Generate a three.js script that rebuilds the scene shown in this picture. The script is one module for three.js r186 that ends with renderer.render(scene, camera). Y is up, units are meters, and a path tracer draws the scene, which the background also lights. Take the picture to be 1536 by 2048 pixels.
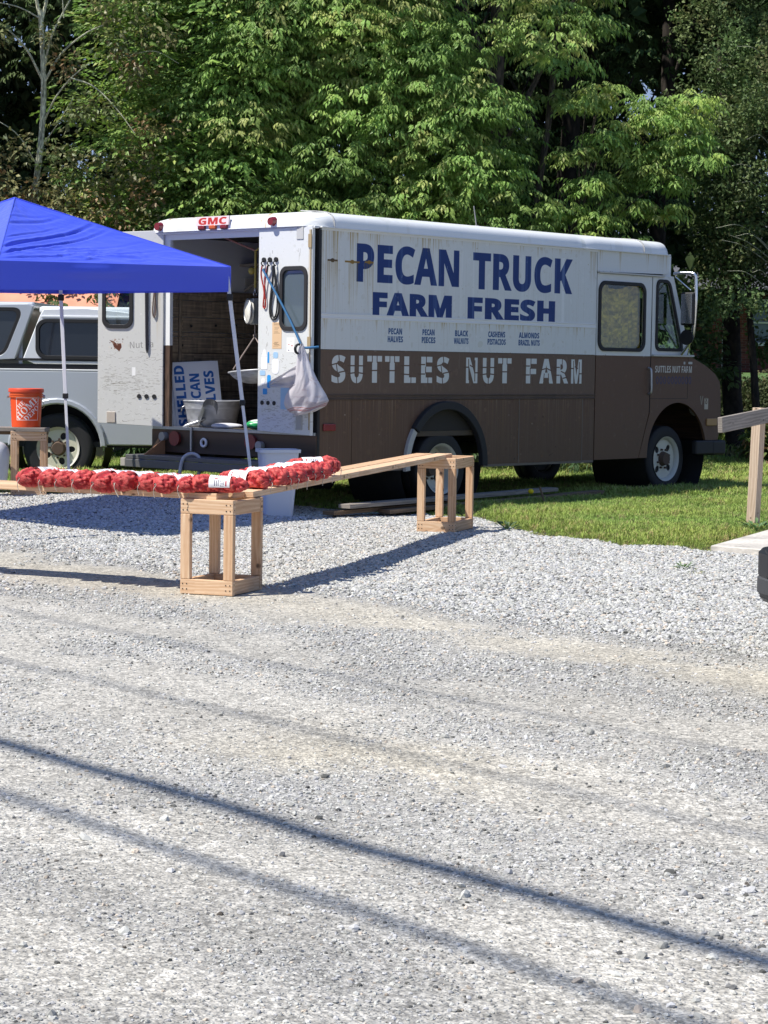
import * as THREE from 'three';
import { RoundedBoxGeometry } from 'three/addons/geometries/RoundedBoxGeometry.js';
import { mergeGeometries, toCreasedNormals } from 'three/addons/utils/BufferGeometryUtils.js';

// ---------- camera, sky, sun, exposure ----------
const scene = new THREE.Scene();
const camera = new THREE.PerspectiveCamera(26.716, 768 / 1024, 0.1, 900);
camera.position.set(0, 1.406, 0);
camera.rotation.order = 'YXZ';
camera.rotation.set(-0.0686, 0, 0.0139);
const renderer = new THREE.WebGLRenderer({ antialias: true });
renderer.toneMapping = THREE.LinearToneMapping;
renderer.toneMappingExposure = 1.55;
renderer.shadowMap.enabled = true;

const SUN = new THREE.Vector3(-0.60, 1, 0.25).normalize();
{ // clear blue sky: a smooth gradient with height, a little paler near the horizon
  const w = 64, h = 32, d = new Float32Array(w * h * 4);
  for (let y = 0; y < h; y++) for (let x = 0; x < w; x++) {
    const e = Math.max(0, ((y + 0.5) / h * 2 - 1)), k = Math.pow(1 - e, 3), o = (y * w + x) * 4;
    d[o] = 0.066 + 0.18 * k; d[o + 1] = 0.138 + 0.18 * k; d[o + 2] = 0.33 + 0.13 * k; d[o + 3] = 1;
  }
  const t = new THREE.DataTexture(d, w, h, THREE.RGBAFormat, THREE.FloatType);
  t.mapping = THREE.EquirectangularReflectionMapping; t.magFilter = t.minFilter = THREE.LinearFilter; t.needsUpdate = true;
  scene.background = t; scene.environment = t;
}
const sun = new THREE.DirectionalLight(new THREE.Color(1, 0.955, 0.88), 4.2);
sun.position.copy(SUN).multiplyScalar(60).add(new THREE.Vector3(0, 0, -18));
sun.target.position.set(0, 0, -18);
sun.castShadow = true;
sun.shadow.radius = 1; sun.shadow.mapSize.set(4096, 4096); sun.shadow.bias = -0.0004;
Object.assign(sun.shadow.camera, { left: -32, right: 32, top: 32, bottom: -32, near: 1, far: 160 });
scene.add(sun, sun.target);

// ---------- helpers ----------
const rng = (s) => () => { s |= 0; s = s + 0x6D2B79F5 | 0; let t = Math.imul(s ^ s >>> 15, 1 | s); t = t + Math.imul(t ^ t >>> 7, 61 | t) ^ t; return ((t ^ t >>> 14) >>> 0) / 4294967296; };
const V = (x, y, z) => new THREE.Vector3(x, y, z);
const clamp = (x, a = 0, b = 1) => Math.min(b, Math.max(a, x)), mix = (a, b, t) => a + (b - a) * t;
const sstep = (a, b, x) => { const t = clamp((x - a) / (b - a)); return t * t * (3 - 2 * t); };
const hash2 = (x, y, s = 0) => { let h = Math.imul(x, 374761393) ^ Math.imul(y, 668265263) ^ Math.imul(s + 11, 974711); h = Math.imul(h ^ h >>> 13, 1274126177); return ((h ^ h >>> 16) >>> 0) / 4294967296; };
function vnoise(x, y, s = 0, px = 0, py = 0) { // value noise; px, py > 0 make it repeat
  const x0 = Math.floor(x), y0 = Math.floor(y), fx = x - x0, fy = y - y0, u = fx * fx * (3 - 2 * fx), v = fy * fy * (3 - 2 * fy);
  const wx = (i) => px ? ((i % px) + px) % px : i, wy = (i) => py ? ((i % py) + py) % py : i;
  const a = hash2(wx(x0), wy(y0), s), b = hash2(wx(x0 + 1), wy(y0), s), c = hash2(wx(x0), wy(y0 + 1), s), d = hash2(wx(x0 + 1), wy(y0 + 1), s);
  return mix(mix(a, b, u), mix(c, d, u), v);
}
const fbm = (x, y, o = 4, s = 0, p = 0) => { let v = 0, a = 0.5, f = 1, t = 0; for (let i = 0; i < o; i++) { v += a * vnoise(x * f, y * f, s + i, p * f, p * f); t += a; a *= 0.5; f *= 2; } return v / t; };
const names = new Map();
function numbered(n) { const k = names.get(n) ?? 0; names.set(n, k + 1); return k ? n + '_' + String(k).padStart(3, '0') : n; }
function prep(g) { const r = g.index ? g.toNonIndexed() : g; for (const k of Object.keys(r.attributes)) if (!['position', 'normal', 'uv'].includes(k)) r.deleteAttribute(k); if (!r.attributes.normal) r.computeVertexNormals(); if (!r.attributes.uv) r.setAttribute('uv', new THREE.BufferAttribute(new Float32Array(r.attributes.position.count * 2), 2)); return r; }
const merge = (...gs) => { gs = gs.flat(9); return gs.length === 1 ? gs[0] : mergeGeometries(gs.map(prep)); };
function mesh(name, g, mat, parent) {
  const m = new THREE.Mesh(Array.isArray(g) ? merge(g) : g, mat); m.castShadow = m.receiveShadow = true;
  if (parent) { m.name = name; parent.add(m); } else { m.name = numbered(name); scene.add(m); }
  return m;
}
function tag(o, label, category, group, kind) { o.userData = { label, category }; if (group) o.userData.group = group; if (kind) o.userData.kind = kind; return o; }
function thing(name, label, category, pos = [0, 0, 0], turn = 0, group) { const o = new THREE.Group(); o.name = numbered(name); scene.add(o); o.position.set(...pos); o.rotation.y = turn; return tag(o, label, category, group); }
function struct(name, g, mat) { const m = mesh(name, g, mat); m.userData.kind = 'structure'; return m; }
function sub(name, parent) { const o = new THREE.Group(); o.name = name; parent.add(o); return o; }
// shapes
const T = (g, x = 0, y = 0, z = 0, rx = 0, ry = 0, rz = 0) => { g = g.clone(); if (rx) g.rotateX(rx); if (ry) g.rotateY(ry); if (rz) g.rotateZ(rz); g.translate(x, y, z); return g; };
const bx = (x0, x1, y0, y1, z0, z1, r = 0) => T(r ? new RoundedBoxGeometry(x1 - x0, y1 - y0, z1 - z0, 1, Math.min(r, (x1 - x0) / 2.01, (y1 - y0) / 2.01, (z1 - z0) / 2.01)) : new THREE.BoxGeometry(x1 - x0, y1 - y0, z1 - z0), (x0 + x1) / 2, (y0 + y1) / 2, (z0 + z1) / 2);
const cyl = (r0, r1, h, n = 16, open = false) => new THREE.CylinderGeometry(r0, r1, h, n, 1, open);
function rod(a, b, r, n = 8, r2 = r) { const d = b.clone().sub(a), g = cyl(r2, r, d.length(), n); g.applyQuaternion(new THREE.Quaternion().setFromUnitVectors(V(0, 1, 0), d.clone().normalize())); const m = a.clone().add(b).multiplyScalar(0.5); g.translate(m.x, m.y, m.z); return g; }
const tube = (pts, r, seg = 24, n = 8, closed = false, tension = 0.5) => new THREE.TubeGeometry(new THREE.CatmullRomCurve3(pts, closed, 'catmullrom', tension), seg, r, n, closed);
const poly = (pts, holes = []) => { const s = new THREE.Shape(pts.map((p) => new THREE.Vector2(...p))); for (const h of holes) s.holes.push(h.isPath || h.curves ? h : new THREE.Path(h.map((p) => new THREE.Vector2(...p)))); return s; };
function rrect(x0, x1, y0, y1, r, cls = THREE.Path) { const p = new cls(); p.moveTo(x0 + r, y0); p.lineTo(x1 - r, y0); p.absarc(x1 - r, y0 + r, r, -Math.PI / 2, 0); p.lineTo(x1, y1 - r); p.absarc(x1 - r, y1 - r, r, 0, Math.PI / 2); p.lineTo(x0 + r, y1); p.absarc(x0 + r, y1 - r, r, Math.PI / 2, Math.PI); p.lineTo(x0, y0 + r); p.absarc(x0 + r, y0 + r, r, Math.PI, Math.PI * 1.5); return p; }
function rpoly(pts, r, cls = THREE.Path) { // polygon with rounded corners
  const p = new cls(), n = pts.length, v = pts.map((q) => new THREE.Vector2(...q));
  for (let i = 0; i < n; i++) { const a = v[(i + n - 1) % n], b = v[i], c = v[(i + 1) % n], ab = a.clone().sub(b).setLength(r).add(b), cb = c.clone().sub(b).setLength(r).add(b); i ? p.lineTo(ab.x, ab.y) : p.moveTo(ab.x, ab.y); p.quadraticCurveTo(b.x, b.y, cb.x, cb.y); }
  p.closePath(); return p;
}
const ext = (s, d, bevel = 0, seg = 12) => new THREE.ExtrudeGeometry(s, { depth: d, bevelEnabled: bevel > 0, bevelSize: bevel, bevelThickness: bevel, bevelOffset: -bevel, bevelSegments: 1, curveSegments: seg });
function uvXY(g, x0, y0, w, h, flip) { const p = g.attributes.position, u = g.attributes.uv; for (let i = 0; i < p.count; i++) u.setXY(i, flip ? 1 - (p.getX(i) - x0) / w : (p.getX(i) - x0) / w, (p.getY(i) - y0) / h); return g; }
function lumber(L, h, d, off = 0, r = 0.004) { // a board along x with its grain along x; origin in its middle
  const g = new RoundedBoxGeometry(L, h, d, 1, r), p = g.attributes.position, n = g.attributes.normal, u = g.attributes.uv;
  for (let i = 0; i < p.count; i++) { const ax = Math.abs(n.getX(i)); if (ax > 0.8) u.setXY(i, p.getZ(i) * 0.4 + off, p.getY(i) * 4 + off); else u.setXY(i, p.getX(i) / 1.3 + off * 7.31, (Math.abs(n.getY(i)) > 0.6 ? p.getZ(i) : p.getY(i) + d) / 0.34 + off * 3.7); }
  return g;
}
const between = (m, a, b) => { m.position.copy(a).add(b).multiplyScalar(0.5); m.quaternion.setFromUnitVectors(V(1, 0, 0), b.clone().sub(a).normalize()); return m; };
// textures
function dataTex(w, h, f, srgb = false, rep = true) {
  const d = new Uint8Array(w * h * 4);
  for (let y = 0; y < h; y++) for (let x = 0; x < w; x++) { const c = f(x / w, y / h), o = (y * w + x) * 4; if (typeof c === 'number') { d[o] = d[o + 1] = d[o + 2] = clamp(c) * 255; } else { d[o] = clamp(c[0]) * 255; d[o + 1] = clamp(c[1]) * 255; d[o + 2] = clamp(c[2]) * 255; } d[o + 3] = 255; }
  const t = new THREE.DataTexture(d, w, h); t.magFilter = THREE.LinearFilter; t.minFilter = THREE.LinearFilter; if (rep) t.wrapS = t.wrapT = THREE.RepeatWrapping; if (srgb) t.colorSpace = THREE.SRGBColorSpace; t.needsUpdate = true; return t;
}
function canvasTex(w, h, draw) { const c = document.createElement('canvas'); c.width = w; c.height = h; draw(c.getContext('2d'), w, h); const t = new THREE.CanvasTexture(c); t.colorSpace = THREE.SRGBColorSpace; t.magFilter = THREE.LinearFilter; t.anisotropy = 8; return t; }
const std = (o) => new THREE.MeshStandardMaterial({ roughness: 0.7, metalness: 0, ...o }), phys = (o) => new THREE.MeshPhysicalMaterial({ roughness: 0.5, metalness: 0, ...o });
const lin = (r, g, b) => new THREE.Color().setRGB(r, g, b);
let HEAVY = 0; // extra stroke for a heavier face
function fitText(c, s, x, y, w, h, font = 'bold', fam = 'sans-serif') { // (x, y) = left end of the baseline, w wide, capitals h high, all in canvas pixels
  c.save(); const fs = h / 0.729; c.font = `${font} ${fs}px ${fam}`; c.textBaseline = 'alphabetic'; c.translate(x, y); c.scale(w / c.measureText(s).width, 1); c.fillText(s, 0, 0); if (HEAVY) { c.lineWidth = HEAVY; c.strokeText(s, 0, 0); } c.restore();
}
// ---------- the lie of the land ----------
const LAWN = [[-9, 20.4], [-3.6, 20.2], [-2.2, 20.0], [-1.1, 20.4], [-0.5, 20.25], [0.4, 20.2], [0.87, 19.75], [1.2, 18.2], [1.65, 17.25], [1.95, 16.75], [2.5, 16.6], [2.62, 16.9], [3.4, 18.6], [4.6, 19.4], [9, 20]];
const lawnEdge = (x) => { for (let i = 1; i < LAWN.length; i++) if (x < LAWN[i][0]) { const a = LAWN[i - 1], b = LAWN[i]; return mix(a[1], b[1], clamp((x - a[0]) / (b[0] - a[0]))); } return 20; };
const lawnness = (x, Z) => sstep(-0.14, 0.16, Z - lawnEdge(x) + (fbm(x * 3.2, Z * 3.2, 4, 7) - 0.5) * 0.85);
function landY(x, z) {
  const Z = -z;
  let h = 0.15 * sstep(16.3, 20.5, Z) * sstep(0.2, -2.6, x) * (1 - 0.5 * sstep(22, 24, Z));
  h += 0.05 * sstep(0, 1.2, Z - lawnEdge(x));
  const far = Z - 0.25 * Math.max(0, -x - 2) ;
  h += 0.95 * sstep(26, 46, far) + 0.35 * sstep(44, 75, far) + 0.02 * Math.max(0, Z - 75);
  if (Z < 24) h += (fbm(x * 0.9 + 5, Z * 0.9, 2, 3) - 0.5) * 0.03 + (fbm(x * 3, Z * 3, 2, 4) - 0.5) * 0.012;
  return h;
}
// ---------- ground ----------
const trackQ = (x, Z) => 0.77 * x + 0.64 * Z + (fbm(x * 0.5, Z * 0.5, 2, 31) - 0.5) * 0.35;
function dustAt(x, Z) { // packed fines in the wheel tracks, 0..1
  const q = trackQ(x, Z), n = fbm(x * 1.6 + 3, Z * 1.6, 4, 12);
  const band = (c, w) => Math.exp(-Math.pow((q - c) / w, 2));
  let d = 1.5 * band(7.55, 0.46) + 1.05 * band(5.05, 0.5) + 1.15 * band(3.45, 0.42) + 0.8 * band(6.25, 0.36) + 0.8 * band(2.6, 0.3) + 0.42 * (q < 7.6 ? 1 : 0);
  return clamp((d - 0.12) * (0.35 + 1.3 * n) + (n - 0.55) * 0.9 * (q < 8 ? 1 : 0.15));
}
const tanAt = (x, Z) => clamp(Math.exp(-Math.pow((trackQ(x, Z) - 7.55) / 0.45, 2)) * 0.7 + Math.exp(-(Math.pow(x + 0.1, 2) / 0.35 + Math.pow(Z - 7.5, 2) / 0.5)) * 1.1);
const gravelTex = dataTex(1024, 1024, (u, v) => {
  const s = fbm(u * 96, v * 96, 3, 5, 96), m = fbm(u * 28, v * 28, 3, 15, 28), c = vnoise(u * 180, v * 180, 9, 180, 180);
  const k = 0.72 + (s - 0.5) * 0.42 + (m - 0.5) * 0.18 + (c - 0.5) * 0.22;
  return [k * 1.0, k * 0.985, k * 0.955];
}, true);
const gravelBump = dataTex(1024, 1024, (u, v) => clamp(0.5 + (fbm(u * 110, v * 110, 3, 5, 110) - 0.5) * 1.4 + (vnoise(u * 240, v * 240, 9, 240, 240) - 0.5) * 0.5));
gravelTex.repeat.set(1 / 1.35, 1 / 1.35); gravelBump.repeat.set(1 / 1.1, 1 / 1.1);
{
  const axis = (segs) => { const a = [segs[0][0]]; for (const [to, step] of segs.slice(1)) { const from = a[a.length - 1], n = Math.max(1, Math.round((to - from) / step)); for (let i = 1; i <= n; i++) a.push(from + (to - from) * i / n); } return a; };
  const xs = axis([[-400], [-60, 20], [-14, 2], [-5, 0.5], [6, 0.07], [20, 0.7], [60, 4], [400, 20]]);
  const zs = axis([[-30], [-2, 4], [2.5, 0.5], [23, 0.07], [50, 0.6], [100, 4], [600, 25]]);
  const nx = xs.length, nz = zs.length, P = new Float32Array(nx * nz * 3), U = new Float32Array(nx * nz * 2), C = new Float32Array(nx * nz * 3), I = [];
  for (let j = 0; j < nz; j++) for (let i = 0; i < nx; i++) {
    const x = xs[i], Z = zs[j], k = j * nx + i;
    P[k * 3] = x; P[k * 3 + 1] = landY(x, -Z); P[k * 3 + 2] = -Z; U[k * 2] = x; U[k * 2 + 1] = Z;
    const d = dustAt(x, Z), t = tanAt(x, Z), L = lawnness(x, Z), n = fbm(x * 1.1, Z * 1.1, 3, 44);
    let r = mix(0.66, 0.88, d), g = mix(0.67, 0.87, d), b = mix(0.68, 0.83, d);
    r *= 1 + 0.04 * t * d; g *= 1 + 0.0 * t * d; b *= 1 - 0.09 * t * d;
    const al = -0.64 * x + 0.77 * Z, rut = fbm(trackQ(x, Z) * 2.6 + 7, al * 0.35, 4, 91), w = (0.86 + 0.26 * n) * (0.80 + 0.36 * rut); r *= w; g *= w; b *= w;
    const far = sstep(40, 48, Z), gr = [mix(0.07, 0.17, far), mix(0.075, 0.32, far), mix(0.035, 0.08, far)];  // near lawn soil darkened: shade between the grass blades put into its colour
    const q = Z > 44 && Math.abs(Z - 50.5 - 0.15 * x) < 0.7 && x > 6 && x < 12.2 ? 1 : 0; // a concrete walk across the far lawn
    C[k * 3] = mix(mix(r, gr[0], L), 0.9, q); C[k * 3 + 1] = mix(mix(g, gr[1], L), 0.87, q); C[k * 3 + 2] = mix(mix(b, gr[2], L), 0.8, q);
    if (i < nx - 1 && j < nz - 1) I.push(k, k + 1, k + nx, k + 1, k + nx + 1, k + nx);
  }
  const g = new THREE.BufferGeometry(); g.setAttribute('position', new THREE.BufferAttribute(P, 3)); g.setAttribute('uv', new THREE.BufferAttribute(U, 2)); g.setAttribute('color', new THREE.BufferAttribute(C, 3)); g.setIndex(I); g.computeVertexNormals();
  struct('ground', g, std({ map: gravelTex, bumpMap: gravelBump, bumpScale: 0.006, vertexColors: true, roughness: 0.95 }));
}
// loose stones
function instanced(name, piece, variants, mat, list, parent) { // list: [variant, Matrix4, Color]; one group holding an InstancedMesh of each variant
  const top = new THREE.Group(); top.name = parent ? name : numbered(name); (parent ?? scene).add(top);
  variants.forEach((g, v) => {
    const l = list.filter((e) => e[0] === v); if (!l.length) return;
    const im = new THREE.InstancedMesh(g, mat, l.length);
    l.forEach((e, i) => { im.setMatrixAt(i, e[1]); if (e[2]) im.setColorAt(i, e[2]); });
    im.castShadow = im.receiveShadow = true; im.name = piece; im.userData.kind = 'stuff'; top.add(im);
  });
  top.userData.kind = 'stuff'; return top;
}
{
  const r = rng(77), stones = [];
  for (let v = 0; v < 6; v++) {
    const g = new THREE.IcosahedronGeometry(0.5, v < 4 ? 0 : 1), p = g.attributes.position, seen = new Map();
    for (let i = 0; i < p.count; i++) { const k = [p.getX(i), p.getY(i), p.getZ(i)].map((a) => a.toFixed(3)).join(); if (!seen.has(k)) seen.set(k, 0.72 + 0.5 * r()); const s = seen.get(k); p.setXYZ(i, p.getX(i) * s, p.getY(i) * s * 0.7, p.getZ(i) * s * 0.85); }
    g.computeVertexNormals(); stones.push(g);
  }
  const list = [], m = new THREE.Matrix4(), q = new THREE.Quaternion(), e = new THREE.Euler(), col = new THREE.Color();
  const put = (x, Z, s) => {
    const y = landY(x, -Z); e.set((r() - 0.5) * 0.9, r() * 6.3, (r() - 0.5) * 0.9); q.setFromEuler(e);
    m.compose(V(x, y + s * 0.10, -Z), q, V(s * (0.8 + 0.5 * r()), s * (0.7 + 0.5 * r()), s * (0.8 + 0.5 * r())));
    const rut = 0.80 + 0.36 * fbm(trackQ(x, Z) * 2.6 + 7, (-0.64 * x + 0.77 * Z) * 0.35, 4, 91), t = r(), k = (Z < 11 ? rut : 1) * (t < 0.06 ? 0.07 + 0.10 * r() : t < 0.5 ? 0.29 + 0.15 * r() : 0.40 + 0.20 * r()), h = r();
    col.setRGB(k * (h > 0.93 ? 1.12 : 0.99), k * (h > 0.93 ? 0.97 : 0.985), k * (h > 0.93 ? 0.80 : h > 0.6 ? 0.98 : 0.91));
    list.push([Math.floor(r() * 6), m.clone(), col.clone()]);
  };
  const half = (Z) => 0.1785 * Z + 0.35;
  const fill = (z0, z1, n, s0, s1, keep) => { // n stones per square metre between two distances
    const total = Math.round(n * (z1 - z0) * (half(z0) + half(z1)));
    for (let i = 0; i < total; i++) { const Z = Math.sqrt(mix(z0 * z0, z1 * z1, r())), x = (r() * 2 - 1) * half(Z); const L = lawnness(x, Z); if (L > 0.75 || r() < L) continue; if (keep(x, Z)) put(x, Z, mix(s0, s1, Math.pow(r(), 2.2))); }
  };
  const loose = (x, Z) => { const d = dustAt(x, Z), q = trackQ(x, Z); return { d, far: sstep(8.0, 8.5, q) }; };
  fill(3.9, 6.5, 5200, 0.004, 0.016, (x, Z) => { const { d } = loose(x, Z); return r() > d * 0.86; });
  fill(6.5, 9.5, 3400, 0.006, 0.018, (x, Z) => { const { d } = loose(x, Z); return r() > d * 0.9; });
  fill(9.5, 13, 2300, 0.009, 0.022, (x, Z) => { const { d } = loose(x, Z); return r() > d * 0.95; });
  fill(9.0, 13, 2700, 0.015, 0.034, (x, Z) => { const { d, far } = loose(x, Z); return r() < far && r() > d; });
  fill(13, 21, 3000, 0.017, 0.034, (x, Z) => { const { d, far } = loose(x, Z); return r() < 0.25 + 0.75 * far && r() > d; });
  fill(3.9, 9, 16, 0.020, 0.044, (x, Z) => r() > loose(x, Z).d * 0.5);
  fill(3.9, 6.2, 420, 0.012, 0.030, (x, Z) => r() < sstep(-0.2, 0.9, x - (Z - 4.6) * 0.5) * fbm(x * 2.4, Z * 2.4, 2, 73) * 1.3);
  fill(6, 12, 120, 0.012, 0.028, (x, Z) => r() < fbm(x * 1.3, Z * 1.3, 3, 75) && r() > loose(x, Z).d);
  tag(instanced('gravel', 'stone', stones, std({ roughness: 0.9 }), list), 'loose pale grey crushed stone over the whole parking area', 'gravel', null, 'stuff');
}
// grass
const leafMat = (t = 0.3, rough = 0.95, coat = 0) => phys({ roughness: rough, transmission: t, thickness: 0, specularIntensity: 0.4, clearcoat: coat, clearcoatRoughness: 0.42, side: THREE.DoubleSide });
{
  const r = rng(5), tufts = [];
  for (let v = 0; v < 5; v++) {
    const P = [];
    for (let b = 0; b < 14; b++) {
      const a = r() * 6.3, h = 0.55 + 0.5 * r(), lean = 0.15 + 0.5 * r(), w = 0.022 + 0.02 * r(), ox = (r() - 0.5) * 0.5, oz = (r() - 0.5) * 0.5, dx = Math.cos(a), dz = Math.sin(a), px = -dz * w, pz = dx * w;
      const m1 = [ox + dx * lean * 0.3 * h, h * 0.6, oz + dz * lean * 0.3 * h], t = [ox + dx * lean * h, h * (1 - lean * 0.3), oz + dz * lean * h];
      P.push(ox - px, 0, oz - pz, ox + px, 0, oz + pz, m1[0] + px, m1[1], m1[2] + pz, ox - px, 0, oz - pz, m1[0] + px, m1[1], m1[2] + pz, m1[0] - px, m1[1], m1[2] - pz, m1[0] - px, m1[1], m1[2] - pz, m1[0] + px, m1[1], m1[2] + pz, ...t);
    }
    const g = new THREE.BufferGeometry(); g.setAttribute('position', new THREE.Float32BufferAttribute(P, 3)); g.computeVertexNormals(); tufts.push(g);
  }
  const list = [], m = new THREE.Matrix4(), q = new THREE.Quaternion(), col = new THREE.Color(), up = V(0, 1, 0);
  const sow = (x0, x1, z0, z1, n, h0, h1, far) => {
    for (let i = 0, N = n * (x1 - x0) * (z1 - z0); i < N; i++) {
      const x = mix(x0, x1, r()), Z = mix(z0, z1, r()); if (Math.abs(x) > 0.19 * Z + 0.6) continue;
      const L = lawnness(x, Z); if (L < 0.5 && r() > L * 1.2) continue;
      if (x > 2.55 && Z > 15.6 && Z < 16.4 + (x - 2.5) * 2.35) continue; // the pad
      const patch = fbm(x * 1.5, Z * 1.5, 3, 61), edge = Math.min(1, (Z - lawnEdge(x)) / 0.5 + 0.35);
      const h = mix(h0, h1, r()) * (0.6 + 0.8 * patch) * clamp(edge, 0.45, 1);
      q.setFromAxisAngle(up, r() * 6.3); m.compose(V(x, landY(x, -Z) - 0.005, -Z), q, V(h * (1.1 + 0.5 * far), h, h * (1.1 + 0.5 * far)));
      const dry = r() < 0.13 + 0.2 * (1 - clamp(edge)) ? 1 : 0, k = 0.75 + 0.55 * r();
      col.setRGB(mix(0.30, 0.42, dry) * k * (0.85 + 0.4 * patch), mix(0.415, 0.39, dry) * k, mix(0.10, 0.17, dry) * k); list.push([Math.floor(r() * 5), m.clone(), col.clone()]);
    }
  };
  sow(-6, 6, 16.4, 22.5, 820, 0.038, 0.085, 0); sow(-7, 8, 22.5, 30, 280, 0.06, 0.12, 0.4); sow(-9, 10, 30, 46, 26, 0.14, 0.26, 1.2);
  tag(instanced('grass', 'tuft', tufts, leafMat(0.25), list), 'short green mown grass of the lawn under the step van', 'grass', null, 'stuff');
}
// ---------- trees ----------
const bark = (r, g, b) => { const t = dataTex(64, 256, (u, v) => { const k = 0.55 + 0.6 * (fbm(u * 16, v * 10, 4, 3, 0) - 0.5) + 0.25 * (vnoise(u * 40, v * 14, 8) - 0.5); return [r * k * 1.6, g * k * 1.6, b * k * 1.6]; }, true); return std({ map: t, roughness: 0.95 }); };
const barkGrey = bark(0.74, 0.75, 0.64), barkDark = bark(0.20, 0.175, 0.15), barkMid = bark(0.36, 0.32, 0.27);
function limb(pts, r0, r1, n = 9) { // a tapered, slightly crooked limb through the points
  const c = new THREE.CatmullRomCurve3(pts), seg = Math.max(6, pts.length * 5), fr = c.computeFrenetFrames(seg), P = [], U = [], I = [];
  for (let i = 0; i <= seg; i++) { const p = c.getPointAt(i / seg), r = mix(r0, r1, i / seg); for (let j = 0; j <= n; j++) { const a = j / n * Math.PI * 2, w = r * (1 + 0.08 * Math.sin(a * 3 + i)); const d = fr.normals[i].clone().multiplyScalar(Math.cos(a) * w).addScaledVector(fr.binormals[i], Math.sin(a) * w); P.push(p.x + d.x, p.y + d.y, p.z + d.z); U.push(j / n, i * 0.35); } }
  for (let i = 0; i < seg; i++) for (let j = 0; j < n; j++) { const a = i * (n + 1) + j, b = a + n + 1; I.push(a, a + 1, b, b, a + 1, b + 1); }
  const g = new THREE.BufferGeometry(); g.setAttribute('position', new THREE.Float32BufferAttribute(P, 3)); g.setAttribute('uv', new THREE.Float32BufferAttribute(U, 2)); g.setIndex(I); g.computeVertexNormals(); return g.toNonIndexed();
}
function leafTris(P, base, dir, nrm, L, W, fold) { // one leaf of four faces, folded along its middle, tip drooping
  const s = dir.clone().cross(nrm).normalize().multiplyScalar(W / 2), n = nrm.clone().multiplyScalar(L * fold), mid = base.clone().addScaledVector(dir, L * 0.48), tip = base.clone().addScaledVector(dir, L).addScaledVector(nrm, -L * 0.12), a = mid.clone().add(s).add(n), b = mid.clone().sub(s).add(n);
  for (const p of [base, a, mid, a, tip, mid, mid, tip, b, base, mid, b]) P.push(p.x, p.y, p.z);
}
const leafKinds = {};
for (const [kind, seed] of [['droop', 1], ['round', 2], ['flat', 3], ['small', 4], ['mass', 5]]) {
  const r = rng(900 + seed); leafKinds[kind] = [];
  for (let v = 0; v < 4; v++) {
    const P = [], rv = () => V(r() - 0.5, r() - 0.5, r() - 0.5).normalize();
    if (kind === 'droop') for (let i = 0; i < 13; i++) { // alternate leaves hanging from a twig along +x
      const t = i / 12, side = i % 2 ? 1 : -1, base = V(t * 0.30, 0.06 * Math.sin(t * 2.4) - 0.10 * t * t, side * 0.012);
      const dir = V(0.2 + 0.6 * r(), -0.25 - 0.9 * r(), side * (0.15 + 0.8 * r())).normalize(), nrm = V(0.7, 0.5, side * 0.25).addScaledVector(rv(), 0.6).cross(dir).cross(dir).negate().normalize();
      leafTris(P, base, dir, nrm, 0.075 + 0.035 * r(), 0.031 + 0.010 * r(), 0.07);
    }
    if (kind === 'flat') for (let i = 0; i < 14; i++) { // a level spray
      const t = r(), side = i % 2 ? 1 : -1, base = V(t * 0.42, -0.05 * t * t, side * (0.02 + 0.10 * r() * (1 - t * 0.6))), dir = V(0.7, -0.25 - 0.25 * r(), side * 0.8 * r()).normalize(), nrm = V(0.35, 1, 0).addScaledVector(rv(), 0.6).normalize();
      leafTris(P, base, dir, nrm, 0.065 + 0.02 * r(), 0.038, 0.05);
    }
    if (kind === 'round') for (let i = 0; i < 11; i++) { const d = rv(), base = d.clone().multiplyScalar(0.05 + 0.10 * r()), dir = d.add(V(0, -0.35, 0)).normalize(); leafTris(P, base, dir, V(0, 1, 0.5).addScaledVector(rv(), 0.7).normalize(), 0.075 + 0.03 * r(), 0.055, 0.06); }
    if (kind === 'small') for (let i = 0; i < 15; i++) { const d = rv(), base = V(d.x * 0.18, d.y * 0.13, d.z * 0.18).multiplyScalar(0.3 + 0.8 * r()); leafTris(P, base, rv().add(V(0, -0.2, 0)).normalize(), V(0, 0.8, 0.6).addScaledVector(rv(), 0.8).normalize(), 0.050 + 0.02 * r(), 0.036, 0.06); }
    if (kind === 'mass') for (let i = 0; i < 12; i++) { const d = rv(); leafTris(P, d.clone().multiplyScalar(0.35 * r()), rv(), V(0, 1, 0.4).addScaledVector(rv(), 0.6).normalize(), 0.24 + 0.1 * r(), 0.15, 0.04); }
    const g = new THREE.BufferGeometry(); g.setAttribute('position', new THREE.Float32BufferAttribute(P, 3)); g.computeVertexNormals(); leafKinds[kind].push(g);
  }
}
const matLeaf = leafMat(0.36, 0.95, 0.5), matLeafDull = leafMat(0.28, 0.95, 0.2), matLeafLit = leafMat(0.32, 0.95, 0.6);
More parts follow.
